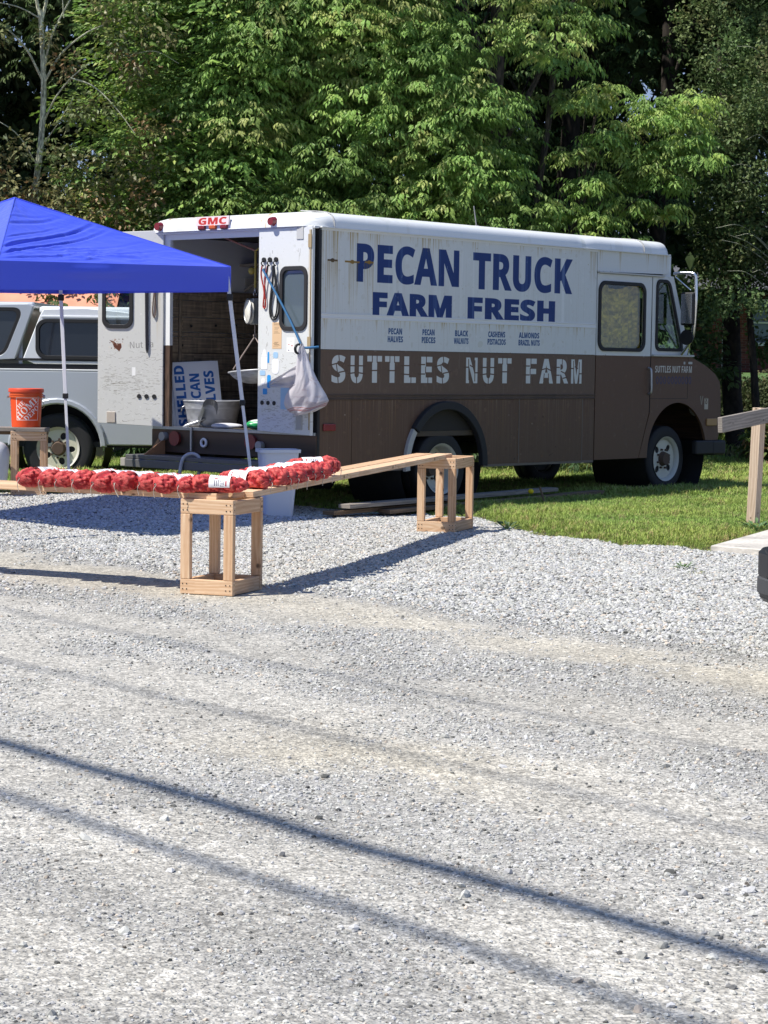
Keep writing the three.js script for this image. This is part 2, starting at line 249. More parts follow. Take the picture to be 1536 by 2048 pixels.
// blobs: [x, y, Z, rx, ry, rz, sprays]; sprays crowd the outside of each blob
function foliage(name, parent, kind, blobs, pal, seed, { scale = 1, mat = matLeaf, shell = 0.45, tilt = 0.35, jitter = 0.25 } = {}) {
  const r = rng(seed), list = [], m = new THREE.Matrix4(), q = new THREE.Quaternion(), e = new THREE.Euler(), col = new THREE.Color();
  for (const [x, y, Z, rx, ry, rz, n] of blobs) {
    const tone = 0.72 + 0.5 * r(), hue = r();
    for (let i = 0; i < n; i++) {
      const u = r() * 2 - 1, a = r() * 6.283, s = Math.sqrt(1 - u * u), rad = Math.pow(mix(shell, 1, r()), 0.6) * (1 + jitter * (r() - 0.5)), dx = s * Math.cos(a), dz = s * Math.sin(a);
      e.set((r() - 0.5) * tilt, -Math.atan2(dz, dx) + (r() - 0.5) * 1.3, (r() - 0.35) * tilt, 'YXZ'); q.setFromEuler(e);
      const k = scale * (0.75 + 0.55 * r()); m.compose(V(x + dx * rx * rad, y + u * ry * rad, -Z + dz * rz * rad), q, V(k, k, k));
      const c = pal[Math.min(pal.length - 1, Math.floor((hue * 0.5 + r() * 0.5) * pal.length))], t = tone * (0.8 + 0.4 * r()); col.setRGB(c[0] * t, c[1] * t, c[2] * t);
      list.push([Math.floor(r() * 4), m.clone(), col.clone()]);
    }
  }
  return instanced(name, 'leaves', leafKinds[kind], mat, list, parent);
}
function scatter(seed, n, f) { const r = rng(seed), out = []; for (let i = 0; i < n; i++) out.push(f(r, i, n)); return out; }
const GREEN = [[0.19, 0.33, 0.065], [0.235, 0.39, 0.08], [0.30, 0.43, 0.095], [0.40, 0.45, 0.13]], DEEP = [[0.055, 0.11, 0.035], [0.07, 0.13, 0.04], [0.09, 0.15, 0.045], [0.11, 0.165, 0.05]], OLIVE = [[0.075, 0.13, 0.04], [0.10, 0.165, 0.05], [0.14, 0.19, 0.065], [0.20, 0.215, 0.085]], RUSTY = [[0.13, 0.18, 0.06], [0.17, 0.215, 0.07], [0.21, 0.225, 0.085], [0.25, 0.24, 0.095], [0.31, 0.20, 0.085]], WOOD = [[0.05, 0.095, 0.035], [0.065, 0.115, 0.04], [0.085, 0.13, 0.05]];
// wood behind: one mass far back, and its roof of leaves that keeps the inside dark
{
  const r = rng(41), blobs = [];
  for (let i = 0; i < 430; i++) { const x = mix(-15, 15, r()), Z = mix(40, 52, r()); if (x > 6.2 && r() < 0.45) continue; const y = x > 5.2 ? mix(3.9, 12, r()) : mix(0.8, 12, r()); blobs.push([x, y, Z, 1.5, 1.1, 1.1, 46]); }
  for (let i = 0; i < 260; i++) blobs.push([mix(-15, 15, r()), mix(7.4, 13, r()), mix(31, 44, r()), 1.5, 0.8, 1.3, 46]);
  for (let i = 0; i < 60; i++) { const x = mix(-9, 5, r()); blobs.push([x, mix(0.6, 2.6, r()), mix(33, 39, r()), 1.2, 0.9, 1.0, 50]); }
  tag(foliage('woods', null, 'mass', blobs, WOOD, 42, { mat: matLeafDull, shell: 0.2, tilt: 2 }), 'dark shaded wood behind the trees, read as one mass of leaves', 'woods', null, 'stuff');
}
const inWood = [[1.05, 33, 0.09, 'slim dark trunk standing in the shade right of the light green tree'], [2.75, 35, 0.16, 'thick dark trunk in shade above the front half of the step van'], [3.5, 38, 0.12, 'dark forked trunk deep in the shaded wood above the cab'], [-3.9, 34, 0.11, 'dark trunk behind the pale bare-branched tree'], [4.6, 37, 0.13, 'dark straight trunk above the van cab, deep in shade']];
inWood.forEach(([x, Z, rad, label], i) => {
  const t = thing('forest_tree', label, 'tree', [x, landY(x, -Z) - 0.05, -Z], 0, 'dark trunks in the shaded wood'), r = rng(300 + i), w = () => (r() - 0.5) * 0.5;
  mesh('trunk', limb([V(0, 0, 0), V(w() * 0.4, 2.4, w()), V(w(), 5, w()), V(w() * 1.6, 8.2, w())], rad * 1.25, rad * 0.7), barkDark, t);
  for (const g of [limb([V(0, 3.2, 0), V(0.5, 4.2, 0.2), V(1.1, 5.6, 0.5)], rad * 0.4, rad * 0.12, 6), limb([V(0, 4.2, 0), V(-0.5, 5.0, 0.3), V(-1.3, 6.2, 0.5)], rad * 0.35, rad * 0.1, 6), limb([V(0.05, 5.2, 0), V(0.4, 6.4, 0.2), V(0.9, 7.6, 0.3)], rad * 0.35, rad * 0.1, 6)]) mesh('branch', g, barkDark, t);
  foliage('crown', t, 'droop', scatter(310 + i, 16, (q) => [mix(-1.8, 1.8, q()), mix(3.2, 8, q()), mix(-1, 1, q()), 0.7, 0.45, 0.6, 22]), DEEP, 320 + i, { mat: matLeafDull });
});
// the big light green tree
{
  const t = thing('cherry_tree', 'big light green leafy tree rising behind the rear half of the step van', 'tree', [0.2, landY(0.2, -29.3), -29.3]);
  mesh('trunk', limb([V(0.9, 0, 0), V(0.95, 1.5, 0.1), V(1.1, 3.2, 0), V(1.25, 6, -0.1), V(1.2, 9.5, 0)], 0.17, 0.07), barkMid, t);
  const L = [[[1.0, 2.0], [0.2, 3.1], [-1.2, 4.0], [-2.2, 4.4]], [[1.1, 2.8], [0.3, 4.2], [-0.6, 5.6], [-1.2, 6.8]], [[1.1, 1.6], [1.6, 2.4], [2.0, 2.8], [2.4, 3.0]], [[1.2, 4.0], [1.8, 5.2], [2.2, 6.1], [2.6, 6.7]], [[1.0, 1.6], [0.0, 2.3], [-1.1, 2.7], [-1.9, 2.9]], [[1.2, 5], [0.7, 6.4], [0.4, 7.7], [0.2, 8.6]]];
  L.forEach((p, i) => mesh('branch', limb(p.map(([x, y], k) => V(x, y, -k * (0.1 + 0.08 * (i % 3)))), 0.06, 0.012, 6), barkMid, t));
  const blobs = scatter(51, 240, (r) => { const y = mix(2.2, 8.4, r()), lim = 1.75 + 0.5 * Math.sin(y * 1.9) - 0.25 * Math.abs(y - 5) * 0.5; const x = mix(-lim - 0.35, lim - 0.55, r()); return [x - 0.35, y, mix(-1.1, 1.0, r()), 0.55, 0.36, 0.5, 84]; });
  for (const [x, y] of [[0.0, 4.3], [-0.3, 3.2], [0.5, 4.0], [-0.6, 4.6], [1.0, 3.8], [-1.4, 3.2], [0.8, 5.4], [-0.1, 5.9], [-2.3, 3.2], [-1.9, 5.4], [-1.5, 2.4], [-0.9, 3.9], [-0.4, 2.6], [0.4, 3.4], [0.9, 4.6], [0.6, 2.3], [1.4, 6.1], [1.8, 5.5], [-0.7, 5.6], [0.2, 5.0], [-2.0, 4.3], [1.3, 2.5], [1.5, 3.2]]) blobs.push([x, y, -1.3, 0.5, 0.32, 0.35, 80]);
  foliage('crown', t, 'droop', blobs.map((b) => [b[0], b[1], b[2], ...b.slice(3)]), GREEN, 52, { scale: 0.86 });
}
// darker round-leaved tree beside it
{
  const t = thing('linden_tree', 'darker round-leaved tree showing high between the layered and the light green tree', 'tree', [-1.9, landY(-1.9, -32), -32]);
  mesh('trunk', limb([V(0, 0, 0), V(0.1, 3, 0), V(-0.1, 6, 0.1), V(0.1, 9, 0)], 0.15, 0.06), barkDark, t);
  foliage('crown', t, 'round', scatter(61, 60, (r) => [mix(-1.1, 1.1, r()), mix(3.2, 9.5, r()), mix(-0.6, 0.9, r()), 0.55, 0.5, 0.5, 44]), [[0.085, 0.20, 0.085], [0.11, 0.25, 0.10], [0.16, 0.30, 0.115], [0.21, 0.33, 0.105]], 62);
}
// layered tree
{
  const t = thing('beech_tree', 'green tree of level leafy layers behind the blue canopy top', 'tree', [-3.1, landY(-3.1, -29.3), -29.3]);
  mesh('trunk', limb([V(0.4, 0, 0), V(0.35, 3, 0.1), V(0.5, 5.5, 0), V(0.45, 7, 0)], 0.13, 0.04), barkDark, t);
  const r0 = rng(71), tiers = [];
  for (let k = 0; k < 30; k++) { const y = 1.9 + k * 0.175, w = 1.5 - 0.05 * k * 0.35; for (let j = 0; j < 5; j++) { const x = 0.35 + (r0() * 2 - 1) * w * (0.55 + 0.5 * r0()); tiers.push([x, y - 0.12 * Math.abs(x), -(r0() * 1.4 - 0.35), 0.46, 0.10, 0.4, 34]); } }
  tiers.filter((_, i) => i % 11 === 0).forEach(([x, y, z]) => mesh('branch', limb([V(0.42, y - 0.15, 0), V(mix(0.4, x, 0.5), y, -z * 0.5), V(x, y - 0.02, -z)], 0.03, 0.006, 5), barkDark, t));
  foliage('crown', t, 'flat', tiers, [[0.17, 0.31, 0.06], [0.21, 0.37, 0.07], [0.27, 0.41, 0.08], [0.37, 0.44, 0.10]], 72, { tilt: 1.0 });
}
// pale trunk with bare branches, at the left
{
  const y0 = landY(-4.6, -28.2), t = thing('ash_tree', 'pale smooth-barked tree with bare branches and browning leaves', 'tree', [-4.5, y0, -28.2]);
  const B = (h) => h - y0; // heights above the datum to heights above the foot
  mesh('trunk', limb([V(-0.13, 0, 0), V(-0.09, B(2.2), 0), V(-0.10, B(3.4), 0), V(0.0, B(4.3), 0), V(0.02, B(5.0), 0), V(-0.02, B(5.9), 0)], 0.062, 0.032, 12), barkGrey, t);
  const br = (pts, a, b) => limb(pts.map(([x, h, z = 0]) => V(x, B(h), z)), a * 0.7, b * 0.8, 7);
  for (const g of [
    br([[-0.02, 5.75], [-0.10, 6.2], [-0.17, 7.2, 0.1], [-0.3, 8.4]], 0.035, 0.016), br([[-0.01, 5.75], [0.07, 6.1], [0.12, 6.9], [0.25, 8.2]], 0.032, 0.015),
    br([[0.02, 5.05], [0.12, 5.5, 0.1], [0.32, 5.9, 0.15], [0.55, 6.25, 0.2]], 0.026, 0.008), br([[0.03, 4.98], [0.28, 5.35, 0.1], [0.62, 5.6, 0.2], [0.82, 5.68, 0.25]], 0.026, 0.008),
    br([[0.3, 5.78, 0.14], [0.29, 6.1, 0.2], [0.31, 6.5, 0.2]], 0.012, 0.005), br([[0.01, 5.0], [-0.2, 5.4, 0.1], [-0.5, 5.68, 0.2], [-0.9, 5.85, 0.2]], 0.026, 0.008), br([[0, 5.78], [-0.3, 5.92, 0.1], [-0.75, 6.0, 0.1]], 0.014, 0.006),
    br([[0.04, 4.5], [0.2, 4.75, 0.2], [0.42, 5.0, 0.3], [0.66, 5.2, 0.3]], 0.02, 0.007), br([[0.42, 5.0, 0.3], [0.7, 4.9, 0.3], [1.0, 4.62, 0.35], [1.25, 4.3, 0.4]], 0.016, 0.006), br([[-0.05, 3.9], [-0.3, 4.3, 0.2], [-0.62, 4.5, 0.3]], 0.014, 0.005),
    br([[0.03, 4.2], [0.25, 4.45, 0.2], [0.45, 4.75, 0.3]], 0.012, 0.005), br([[1.1, 5.3, 0.2], [1.5, 5.35, 0.3], [1.8, 5.2, 0.3]], 0.010, 0.004)]) mesh('branch', g, barkGrey, t);
  const C = [[-0.85, 5.0, 0.28, 30], [-1.0, 4.5, 0.35, 40], [-0.8, 3.9, 0.4, 60], [-0.5, 3.5, 0.35, 60], [0.1, 3.45, 0.35, 60], [0.7, 3.4, 0.4, 55], [-0.9, 3.3, 0.35, 50], [0.45, 3.2, 0.4, 55], [0.8, 4.6, 0.28, 34], [0.55, 4.55, 0.24, 26], [1.0, 5.6, 0.35, 34], [1.2, 5.2, 0.33, 34], [0.95, 6.05, 0.35, 30], [1.3, 6.0, 0.3, 26], [0.5, 6.35, 0.25, 24], [-0.75, 6.3, 0.22, 14], [0.35, 5.15, 0.18, 16], [0.1, 5.55, 0.12, 8], [1.5, 4.3, 0.35, 44], [1.2, 3.9, 0.35, 40], [-0.3, 4.1, 0.2, 16], [1.6, 5.6, 0.3, 34], [-0.9, 6.4, 0.3, 24], [-0.8, 6.6, 0.35, 24], [-1.1, 5.6, 0.35, 30], [-0.35, 6.5, 0.2, 14], [-1.0, 6.0, 0.3, 40], [-0.6, 5.5, 0.25, 26], [-1.15, 4.9, 0.3, 40], [0.3, 4.0, 0.25, 26], [0.7, 3.9, 0.3, 34], [-0.4, 2.9, 0.5, 60], [0.4, 2.7, 0.5, 60], [1.1, 2.8, 0.5, 60], [1.3, 3.3, 0.4, 50]];
  foliage('crown', t, 'round', C.map(([x, h, s, n]) => [x, B(h), -0.25, s, s * 0.85, s * 0.8, Math.round(n * (x > 0.5 ? 0.55 : 0.9))]), RUSTY, 82, { mat: matLeafLit, scale: 0.78 });
}
// bright boughs in front of the dark wood, above the van's cab
{
  const x0 = 3.05, Z = 28.6, t = thing('young_cherry_tree', 'young tree with bright drooping boughs in front of the dark wood above the cab', 'tree', [x0, landY(x0, -Z), -Z]);
  mesh('trunk', limb([V(-0.95, 0, -0.5), V(-0.8, 2, -0.3), V(-0.55, 3.4, -0.1), V(-0.35, 4.6, 0)], 0.055, 0.018), barkMid, t);
  const tips = [[-0.30, 4.85], [0.95, 4.75], [0.05, 4.4], [0.45, 4.5], [0.6, 4.15], [0.15, 4.05], [-0.25, 4.25], [-0.65, 4.05], [0.85, 4.25], [1.0, 3.98], [0.35, 3.85], [-0.1, 3.75], [-0.45, 3.65], [0.55, 3.7], [-0.75, 3.35], [-0.3, 3.2], [0.1, 3.4], [0.5, 3.35], [-0.55, 2.95], [0.35, 4.72], [0.85, 4.5], [-0.5, 4.7], [0.15, 2.9]];
  tips.filter((_, i) => i % 3 === 0).forEach(([x, y]) => mesh('branch', limb([V(-0.65, 2.6, -0.15), V(mix(-0.6, x, 0.5), mix(2.8, y, 0.6), 0.1), V(x, y, 0.25)], 0.018, 0.004, 5), barkMid, t));
  foliage('crown', t, 'droop', tips.map(([x, y], i) => [x, y, -0.3 + 0.1 * (i % 3), 0.20, 0.11, 0.2, 44]), [[0.20, 0.35, 0.065], [0.25, 0.40, 0.08], [0.32, 0.43, 0.09], [0.40, 0.43, 0.12]], 92, { scale: 0.8 });
}
{
  const x0 = 2.15, Z = 29.6, t = thing('slender_cherry_tree', 'slender tree with a bright leaf tuft high beside the big light green tree', 'tree', [x0, landY(x0, -Z), -Z]);
  mesh('trunk', limb([V(-0.3, 0, -0.2), V(-0.25, 2.5, 0), V(0.05, 5, 0), V(0.15, 7.5, 0)], 0.07, 0.03), barkMid, t);
  const tips = [[0.0, 6.1], [0.35, 5.85], [0.5, 6.3], [-0.1, 5.6], [0.2, 5.3], [-0.35, 6.3], [0.3, 6.6], [0.6, 5.9], [0, 7.2], [0.4, 7.4], [-0.3, 7.0], [0.1, 4.9], [-0.4, 3.6], [-0.5, 3.2], [-0.2, 2.9], [0.1, 3.2], [0.45, 3.5]];
  foliage('crown', t, 'droop', tips.map(([x, y], i) => [x, y, -0.3 + 0.15 * (i % 4), 0.27, 0.15, 0.27, i > 11 ? 16 : 30]), GREEN, 94);
}
// olive tree with several stems, at the right
{
  const x0 = 5.2, Z = 30.5, y0 = landY(x0, -Z), t = thing('olive_green_tree', 'small-leaved olive green tree with several crooked stems behind the wooden rail', 'tree', [x0, y0, -Z]);
  const S = [[[0.3, 0], [0.45, 1.2], [0.75, 2.2], [0.55, 4], [0.4, 7]], [[0.1, 0], [0.0, 1.0], [-0.1, 2.2], [-0.25, 4]], [[0.35, 0], [0.7, 0.9], [0.9, 1.6], [1.3, 3], [1.6, 5]], [[0.45, 0], [0.4, 0.8], [0.25, 1.6], [0.3, 3.2]]];
  S.forEach((p, i) => mesh('stem', limb(p.map(([x, y], k) => V(x, y, 0.1 * i - 0.05 * k)), 0.075 - 0.01 * i, 0.025, 8), barkDark, t));
  const r0 = rng(101), tw = []; for (let i = 0; i < 34; i++) { const x = mix(-0.8, 1.3, r0()), y = mix(2.3, 6.6, r0()); tw.push(limb([V(0.4, y - 0.5, 0.3), V(mix(0.3, x, 0.6), y - 0.1 + 0.2 * r0(), 0.6), V(x, y, 0.95)], 0.012, 0.003, 5)); }
  tw.forEach((g) => mesh('branch', g, barkGrey, t));
  const blobs = scatter(102, 165, (r) => { const y = mix(2.0, 8.4, r()), e = y < 3 ? 0.35 * r() : 0; return [mix(-0.95 + (y < 3.2 ? 0.15 : 0) + e, 1.9, Math.pow(r(), 0.85)), y, mix(-0.9, 0.9, r()), 0.42, 0.34, 0.42, 44]; });
  foliage('crown', t, 'small', blobs, OLIVE, 103, { mat: leafMat(0.25, 0.95, 0.35), tilt: 2.5 });
}
{
  const x0 = 5.0, Z = 31.5, t = thing('dark_stem_tree', 'thick dark leaning stem just beyond the nose of the step van', 'tree', [x0, landY(x0, -Z), -Z]);
  mesh('trunk', limb([V(0.12, 0, 0), V(0.05, 1, 0), V(0.0, 2, 0), V(-0.1, 3.5, 0), V(-0.2, 6, 0)], 0.15, 0.09), barkDark, t);
  foliage('crown', t, 'round', [[-0.5, 1.6, -0.4, 0.35, 0.25, 0.25, 34], [0.4, 1.5, -0.5, 0.22, 0.2, 0.2, 22], [-0.35, 1.15, -0.6, 0.3, 0.2, 0.2, 30], [-0.6, 2.2, -0.3, 0.4, 0.3, 0.3, 40], [-0.3, 3.2, -0.3, 0.5, 0.4, 0.4, 44], [-0.7, 4.2, 0, 0.5, 0.4, 0.4, 44]], [[0.06, 0.11, 0.03], [0.09, 0.14, 0.04]], 112, { mat: matLeafDull });
}
// shrubs
const shrub = (x, Z, blobs, pal, kind, label, seed) => { const t = thing('shrub', label, 'shrub', [x, landY(x, -Z), -Z]); const r = rng(seed); scatter(seed, 5, (q) => mesh('stem', limb([V(0, 0, 0), V((q() - 0.5) * 0.4, 0.3, (q() - 0.5) * 0.3), V((q() - 0.5) * 0.9, 0.75, (q() - 0.5) * 0.5)], 0.014, 0.004, 5), barkMid, t)); foliage('foliage', t, kind, blobs, pal, seed + 1, { mat: matLeafDull }); };
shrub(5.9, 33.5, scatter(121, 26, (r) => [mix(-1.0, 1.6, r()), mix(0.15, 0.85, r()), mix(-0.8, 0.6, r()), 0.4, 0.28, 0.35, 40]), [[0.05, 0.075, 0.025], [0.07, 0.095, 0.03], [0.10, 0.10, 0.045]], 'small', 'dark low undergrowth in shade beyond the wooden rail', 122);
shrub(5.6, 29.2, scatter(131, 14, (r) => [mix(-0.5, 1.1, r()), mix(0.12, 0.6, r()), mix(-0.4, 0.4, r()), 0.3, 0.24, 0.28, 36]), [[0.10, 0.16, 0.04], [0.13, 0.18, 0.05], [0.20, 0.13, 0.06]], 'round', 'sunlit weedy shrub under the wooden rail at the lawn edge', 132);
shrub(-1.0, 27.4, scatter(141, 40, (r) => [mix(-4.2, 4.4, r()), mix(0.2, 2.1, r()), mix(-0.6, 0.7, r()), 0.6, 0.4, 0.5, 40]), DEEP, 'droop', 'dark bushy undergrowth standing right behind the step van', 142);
// ---------- the step van ----------
const steel = std({ color: lin(0.42, 0.43, 0.44), metalness: 0.85, roughness: 0.42 }), galv = std({ map: dataTex(256, 256, (u, v) => { const k = 0.52 + 0.32 * fbm(u * 14, v * 14, 3, 6, 14) + 0.1 * vnoise(u * 40, v * 40, 2, 40, 40); return [k, k * 1.01, k * 1.03]; }, true), metalness: 0.35, roughness: 0.45 });
const rubber = std({ color: lin(0.018, 0.018, 0.02), roughness: 0.75 }), blackMat = std({ color: lin(0.012, 0.012, 0.013), roughness: 0.6 }), darkIn = std({ color: lin(0.03, 0.027, 0.024), roughness: 0.9 });
const whitePaint = phys({ color: lin(0.72, 0.73, 0.72), roughness: 0.42 }), chrome = std({ color: lin(0.75, 0.76, 0.78), metalness: 0.95, roughness: 0.18 });
const redLens = phys({ color: lin(0.20, 0.010, 0.013), roughness: 0.2, clearcoat: 0.6, clearcoatRoughness: 0.1 }), amberLens = phys({ color: lin(0.55, 0.10, 0.015), roughness: 0.2, clearcoat: 0.6 }), clearLens = phys({ color: lin(0.55, 0.55, 0.52), roughness: 0.25, clearcoat: 0.6 });
const glass = phys({ color: lin(0.86, 0.90, 0.89), transmission: 1, thickness: 0, roughness: 0.04, ior: 1.5 });
const BROWN = '#5f4838', WHITE = '#d4d6d2';
const speck = (c, r, n, x0, y0, w, h, cols, s0, s1, a = 1) => { for (let i = 0; i < n; i++) { c.globalAlpha = a * (0.3 + 0.7 * r()); c.fillStyle = cols[Math.floor(r() * cols.length)]; const s = mix(s0, s1, r() * r()); c.beginPath(); c.ellipse(x0 + r() * w, y0 + r() * h, s * (0.5 + r()), s * (0.5 + r()), r() * 3, 0, 6.3); c.fill(); } c.globalAlpha = 1; };
function runs(c, r, x, y, len, w, col, n) { // rust that has run down from a spot
  for (let i = 0; i < n; i++) { const x1 = x + (r() - 0.5) * w, l = len * (0.3 + 0.7 * r()); const g = c.createLinearGradient(0, y, 0, y + l); g.addColorStop(0, col); g.addColorStop(1, 'rgba(150,110,40,0)'); c.fillStyle = g; c.globalAlpha = 0.25 + 0.4 * r(); c.fillRect(x1, y, 1 + r() * 3, l); } c.globalAlpha = 1;
}
const SX = 488.8, SY0 = 2.64, sx = (x) => x * SX, sy = (y) => (SY0 - y) * SX;
const sideTex = canvasTex(2048, 1100, (c, w, h) => {
  const r = rng(1201);
  c.fillStyle = WHITE; c.fillRect(0, 0, w, h); c.fillStyle = BROWN; c.fillRect(0, sy(1.529), w, h);
  speck(c, r, 900, 0, 0, w, sy(1.53), ['#c9c8bd', '#e6e7e4', '#b9b6a6', '#cfd0cc'], 2, 16, 0.35);
  for (let i = 0; i < 420; i++) { const x = r() * w; c.globalAlpha = 0.03 + 0.06 * r(); c.fillStyle = r() < 0.4 ? '#8e8468' : '#f2f3f0'; c.fillRect(x, r() * sy(1.9), 1 + r() * 4, 60 + r() * 300); }
  c.globalAlpha = 1; speck(c, r, 1500, 0, sy(1.53), w, h, ['#76573f', '#51392a', '#84664e', '#5c4331'], 2, 14, 0.5);
  for (let i = 0; i < 520; i++) { const x = r() * w, y = sy(1.12) + r() * 200; c.globalAlpha = 0.04 + 0.07 * r(); c.fillStyle = r() < 0.6 ? '#8b7d70' : '#3d3029'; c.fillRect(x, y, 1 + r() * 4, 40 + r() * 260); }
  c.globalAlpha = 0.16; c.fillStyle = '#8a8480'; c.fillRect(0, sy(1.528), w, sy(1.10) - sy(1.528)); c.globalAlpha = 1;
  for (let i = 0; i < 130; i++) { const x = r() * w; c.globalAlpha = 0.15 + 0.2 * r(); c.fillStyle = '#8d7f74'; c.fillRect(x, sy(1.52) + r() * 160, 1 + r() * 2, 20 + r() * 60); }
  c.globalAlpha = 1;
  // lettering
  c.fillStyle = c.strokeStyle = '#16336e'; c.lineJoin = 'miter'; HEAVY = 9;
  const big = (s, x0, x1, y0, y1) => fitText(c, s, sx(x0), sy(y0), sx(x1) - sx(x0), (y1 - y0) * SX, 'bold');
  big('PECAN', 0.455, 1.985, 2.165, 2.502); big('TRUCK', 2.16, 3.75, 2.158, 2.50);
  big('FARM', 0.69, 1.875, 1.865, 2.063); big('FRESH', 2.06, 3.512, 1.862, 2.06);
  c.fillStyle = c.strokeStyle = '#35537f'; HEAVY = 2;
  const two = (a, b, x0, x1) => { fitText(c, a, sx(x0), sy(1.685), sx(x1) - sx(x0), 0.054 * SX); fitText(c, b, sx(x0 - 0.01), sy(1.612), sx(x1) - sx(x0) + 10, 0.054 * SX); };
  two('PECAN', 'HALVES', 0.935, 1.135); two('PECAN', 'PIECES', 1.42, 1.605); two('BLACK', 'WALNUTS', 1.90, 2.10); two('CASHEWS', 'PISTACIOS', 2.41, 2.68); two('ALMONDS', 'BRAZIL NUTS', 2.90, 3.23);
  c.strokeStyle = WHITE; // cracks and lost strips in the blue film
  for (let i = 0; i < 90; i++) { c.globalAlpha = 0.25 + 0.4 * r(); c.lineWidth = 1 + r() * 1.5; const x = sx(0.45 + 3.3 * r()), y = sy(2.5) + r() * sy(1.86) - r() * sy(2.5); c.beginPath(); c.moveTo(x, y); c.lineTo(x + 12 * (r() - 0.5), y + 30 * (r() - 0.5)); c.stroke(); }
  c.globalAlpha = 0.10; c.fillStyle = '#ffffff'; for (let i = 0; i < 20; i++) c.fillRect(sx(0.45 + 3.3 * r()), sy(2.51), 6 + r() * 20, 340);
  c.globalAlpha = 1;
  HEAVY = 0; // stencilled name: white letters, then the brown bridges of the stencil across them
  const sten = (s, x0, x1) => {
    const n = s.length, adv = (x1 - x0) / n, y0 = 1.234, hh = 0.243; c.fillStyle = '#cfd0cb';
    for (let i = 0; i < n; i++) {
      const gx = x0 + adv * i + adv * 0.06, gw = adv * 0.84; fitText(c, s[i], sx(gx), sy(y0), gw * SX, hh * SX, '900');
      c.strokeStyle = BROWN; c.lineWidth = 5.5; const cut = (ax, ay, bx_, by) => { c.beginPath(); c.moveTo(sx(gx + gw * ax), sy(y0 + hh * ay)); c.lineTo(sx(gx + gw * bx_), sy(y0 + hh * by)); c.stroke(); };
      const ch = s[i];
      if (ch === 'S') { cut(0.5, 1.1, 0.55, 0.8); cut(-0.1, 0.62, 0.5, 0.72); cut(0.35, 0.7, 0.45, 0.3); cut(0.5, 0.36, 1.1, 0.44); cut(0.45, 0.25, 0.5, -0.1); cut(0.7, 0.55, 0.9, 0.75); }
      else if (ch === 'U') { cut(-0.1, 0.62, 0.45, 0.62); cut(0.6, 0.62, 1.1, 0.62); cut(0.5, 0.3, 0.5, -0.1); cut(-0.1, 0.32, 0.4, 0.36); cut(0.6, 0.36, 1.1, 0.32); }
      else if (ch === 'T') { cut(0.34, 1.1, 0.34, 0.75); cut(0.66, 1.1, 0.66, 0.75); cut(0.2, 0.45, 0.8, 0.45); }
      else if (ch === 'L') { cut(-0.1, 0.65, 0.5, 0.65); cut(-0.1, 0.33, 0.5, 0.3); cut(0.62, 0.3, 0.62, -0.1); }
      else if (ch === 'E' || ch === 'F') { cut(0.5, 1.1, 0.5, 0.7); cut(-0.1, 0.7, 0.42, 0.7); cut(0.45, 0.62, 0.45, 0.35); cut(-0.1, 0.33, 0.42, 0.33); cut(0.62, 0.25, 0.62, -0.1); }
      else if (ch === 'N' || ch === 'M') { cut(-0.1, 0.62, 0.3, 0.62); cut(0.7, 0.4, 1.1, 0.4); cut(0.26, 0.95, 0.3, 0.1); cut(0.36, 0.7, 0.62, 0.62); cut(0.72, 0.9, 0.72, 0.05); }
      else if (ch === 'A') { cut(0.1, 0.55, 0.45, 0.6); cut(0.5, 0.62, 0.95, 0.5); cut(0.35, 0.4, 0.3, 0.1); cut(0.66, 0.4, 0.7, 0.1); }
      else { cut(-0.1, 0.66, 0.36, 0.66); cut(-0.1, 0.33, 0.36, 0.33); cut(0.55, 1.05, 0.55, 0.75); cut(0.45, 0.5, 0.75, 0.42); cut(0.6, 0.2, 1.0, 0.25); }
    }
  };
  sten('SUTTLES', 0.145, 1.86); sten('NUT', 2.045, 2.815); sten('FARM', 2.98, 4.0);
  // rust: torn slots, runs from the roof gutter, the rivet line
  c.fillStyle = '#4a3b28'; for (const [a, b, y] of [[0.10, 0.235, 2.335], [0.33, 0.53, 2.332], [0.60, 0.72, 2.338]]) { c.fillRect(sx(a), sy(y) - 4, sx(b - a), 8); c.beginPath(); c.ellipse(sx((a + b) / 2), sy(y), 14, 9, 0, 0, 6.3); c.fill(); runs(c, r, sx((a + b) / 2), sy(y), 250, sx(0.15), '#8a6a2a', 16); }
  for (const [x, n, l] of [[0.17, 20, 330], [0.45, 12, 200], [0.03, 10, 700], [1.45, 16, 150], [1.62, 10, 120], [2.2, 6, 90], [0.75, 8, 120], [3.2, 8, 80], [4.12, 10, 200]]) runs(c, r, sx(x), sy(2.62), l, 60, '#93712c', n);
  for (let i = 0; i < 60; i++) runs(c, r, sx(r() * 4.1), sy(1.81), 70, 30, '#8f7433', 2);
  for (let i = 0; i < 40; i++) runs(c, r, sx(r() * 4.1), sy(2.62), 60, 30, '#98803f', 2);
  for (let i = 0; i < 70; i++) runs(c, r, sx(r() * 4.1), sy(1.07), 240, 60, r() < 0.5 ? '#8a6a52' : '#a08b78', 2);
  speck(c, r, 260, 0, sy(2.62), w, sy(1.53) - sy(2.62), ['#a98f5e', '#8f7a50', '#b7a88a'], 1, 4, 0.6); speck(c, r, 120, 0, sy(1.05), w, sy(0.43) - sy(1.05), ['#8f4f2a', '#a8988a', '#3a2a20'], 1, 5, 0.8); speck(c, r, 60, 0, sy(0.52), w, 50, ['#8a5330', '#2f221a'], 2, 9, 0.7);
});
const CX0 = 4.18, CW = 2.48, cx = (x) => (x - CX0) / CW * 1536, cy = (y) => (SY0 - y) / 2.24 * 1388;
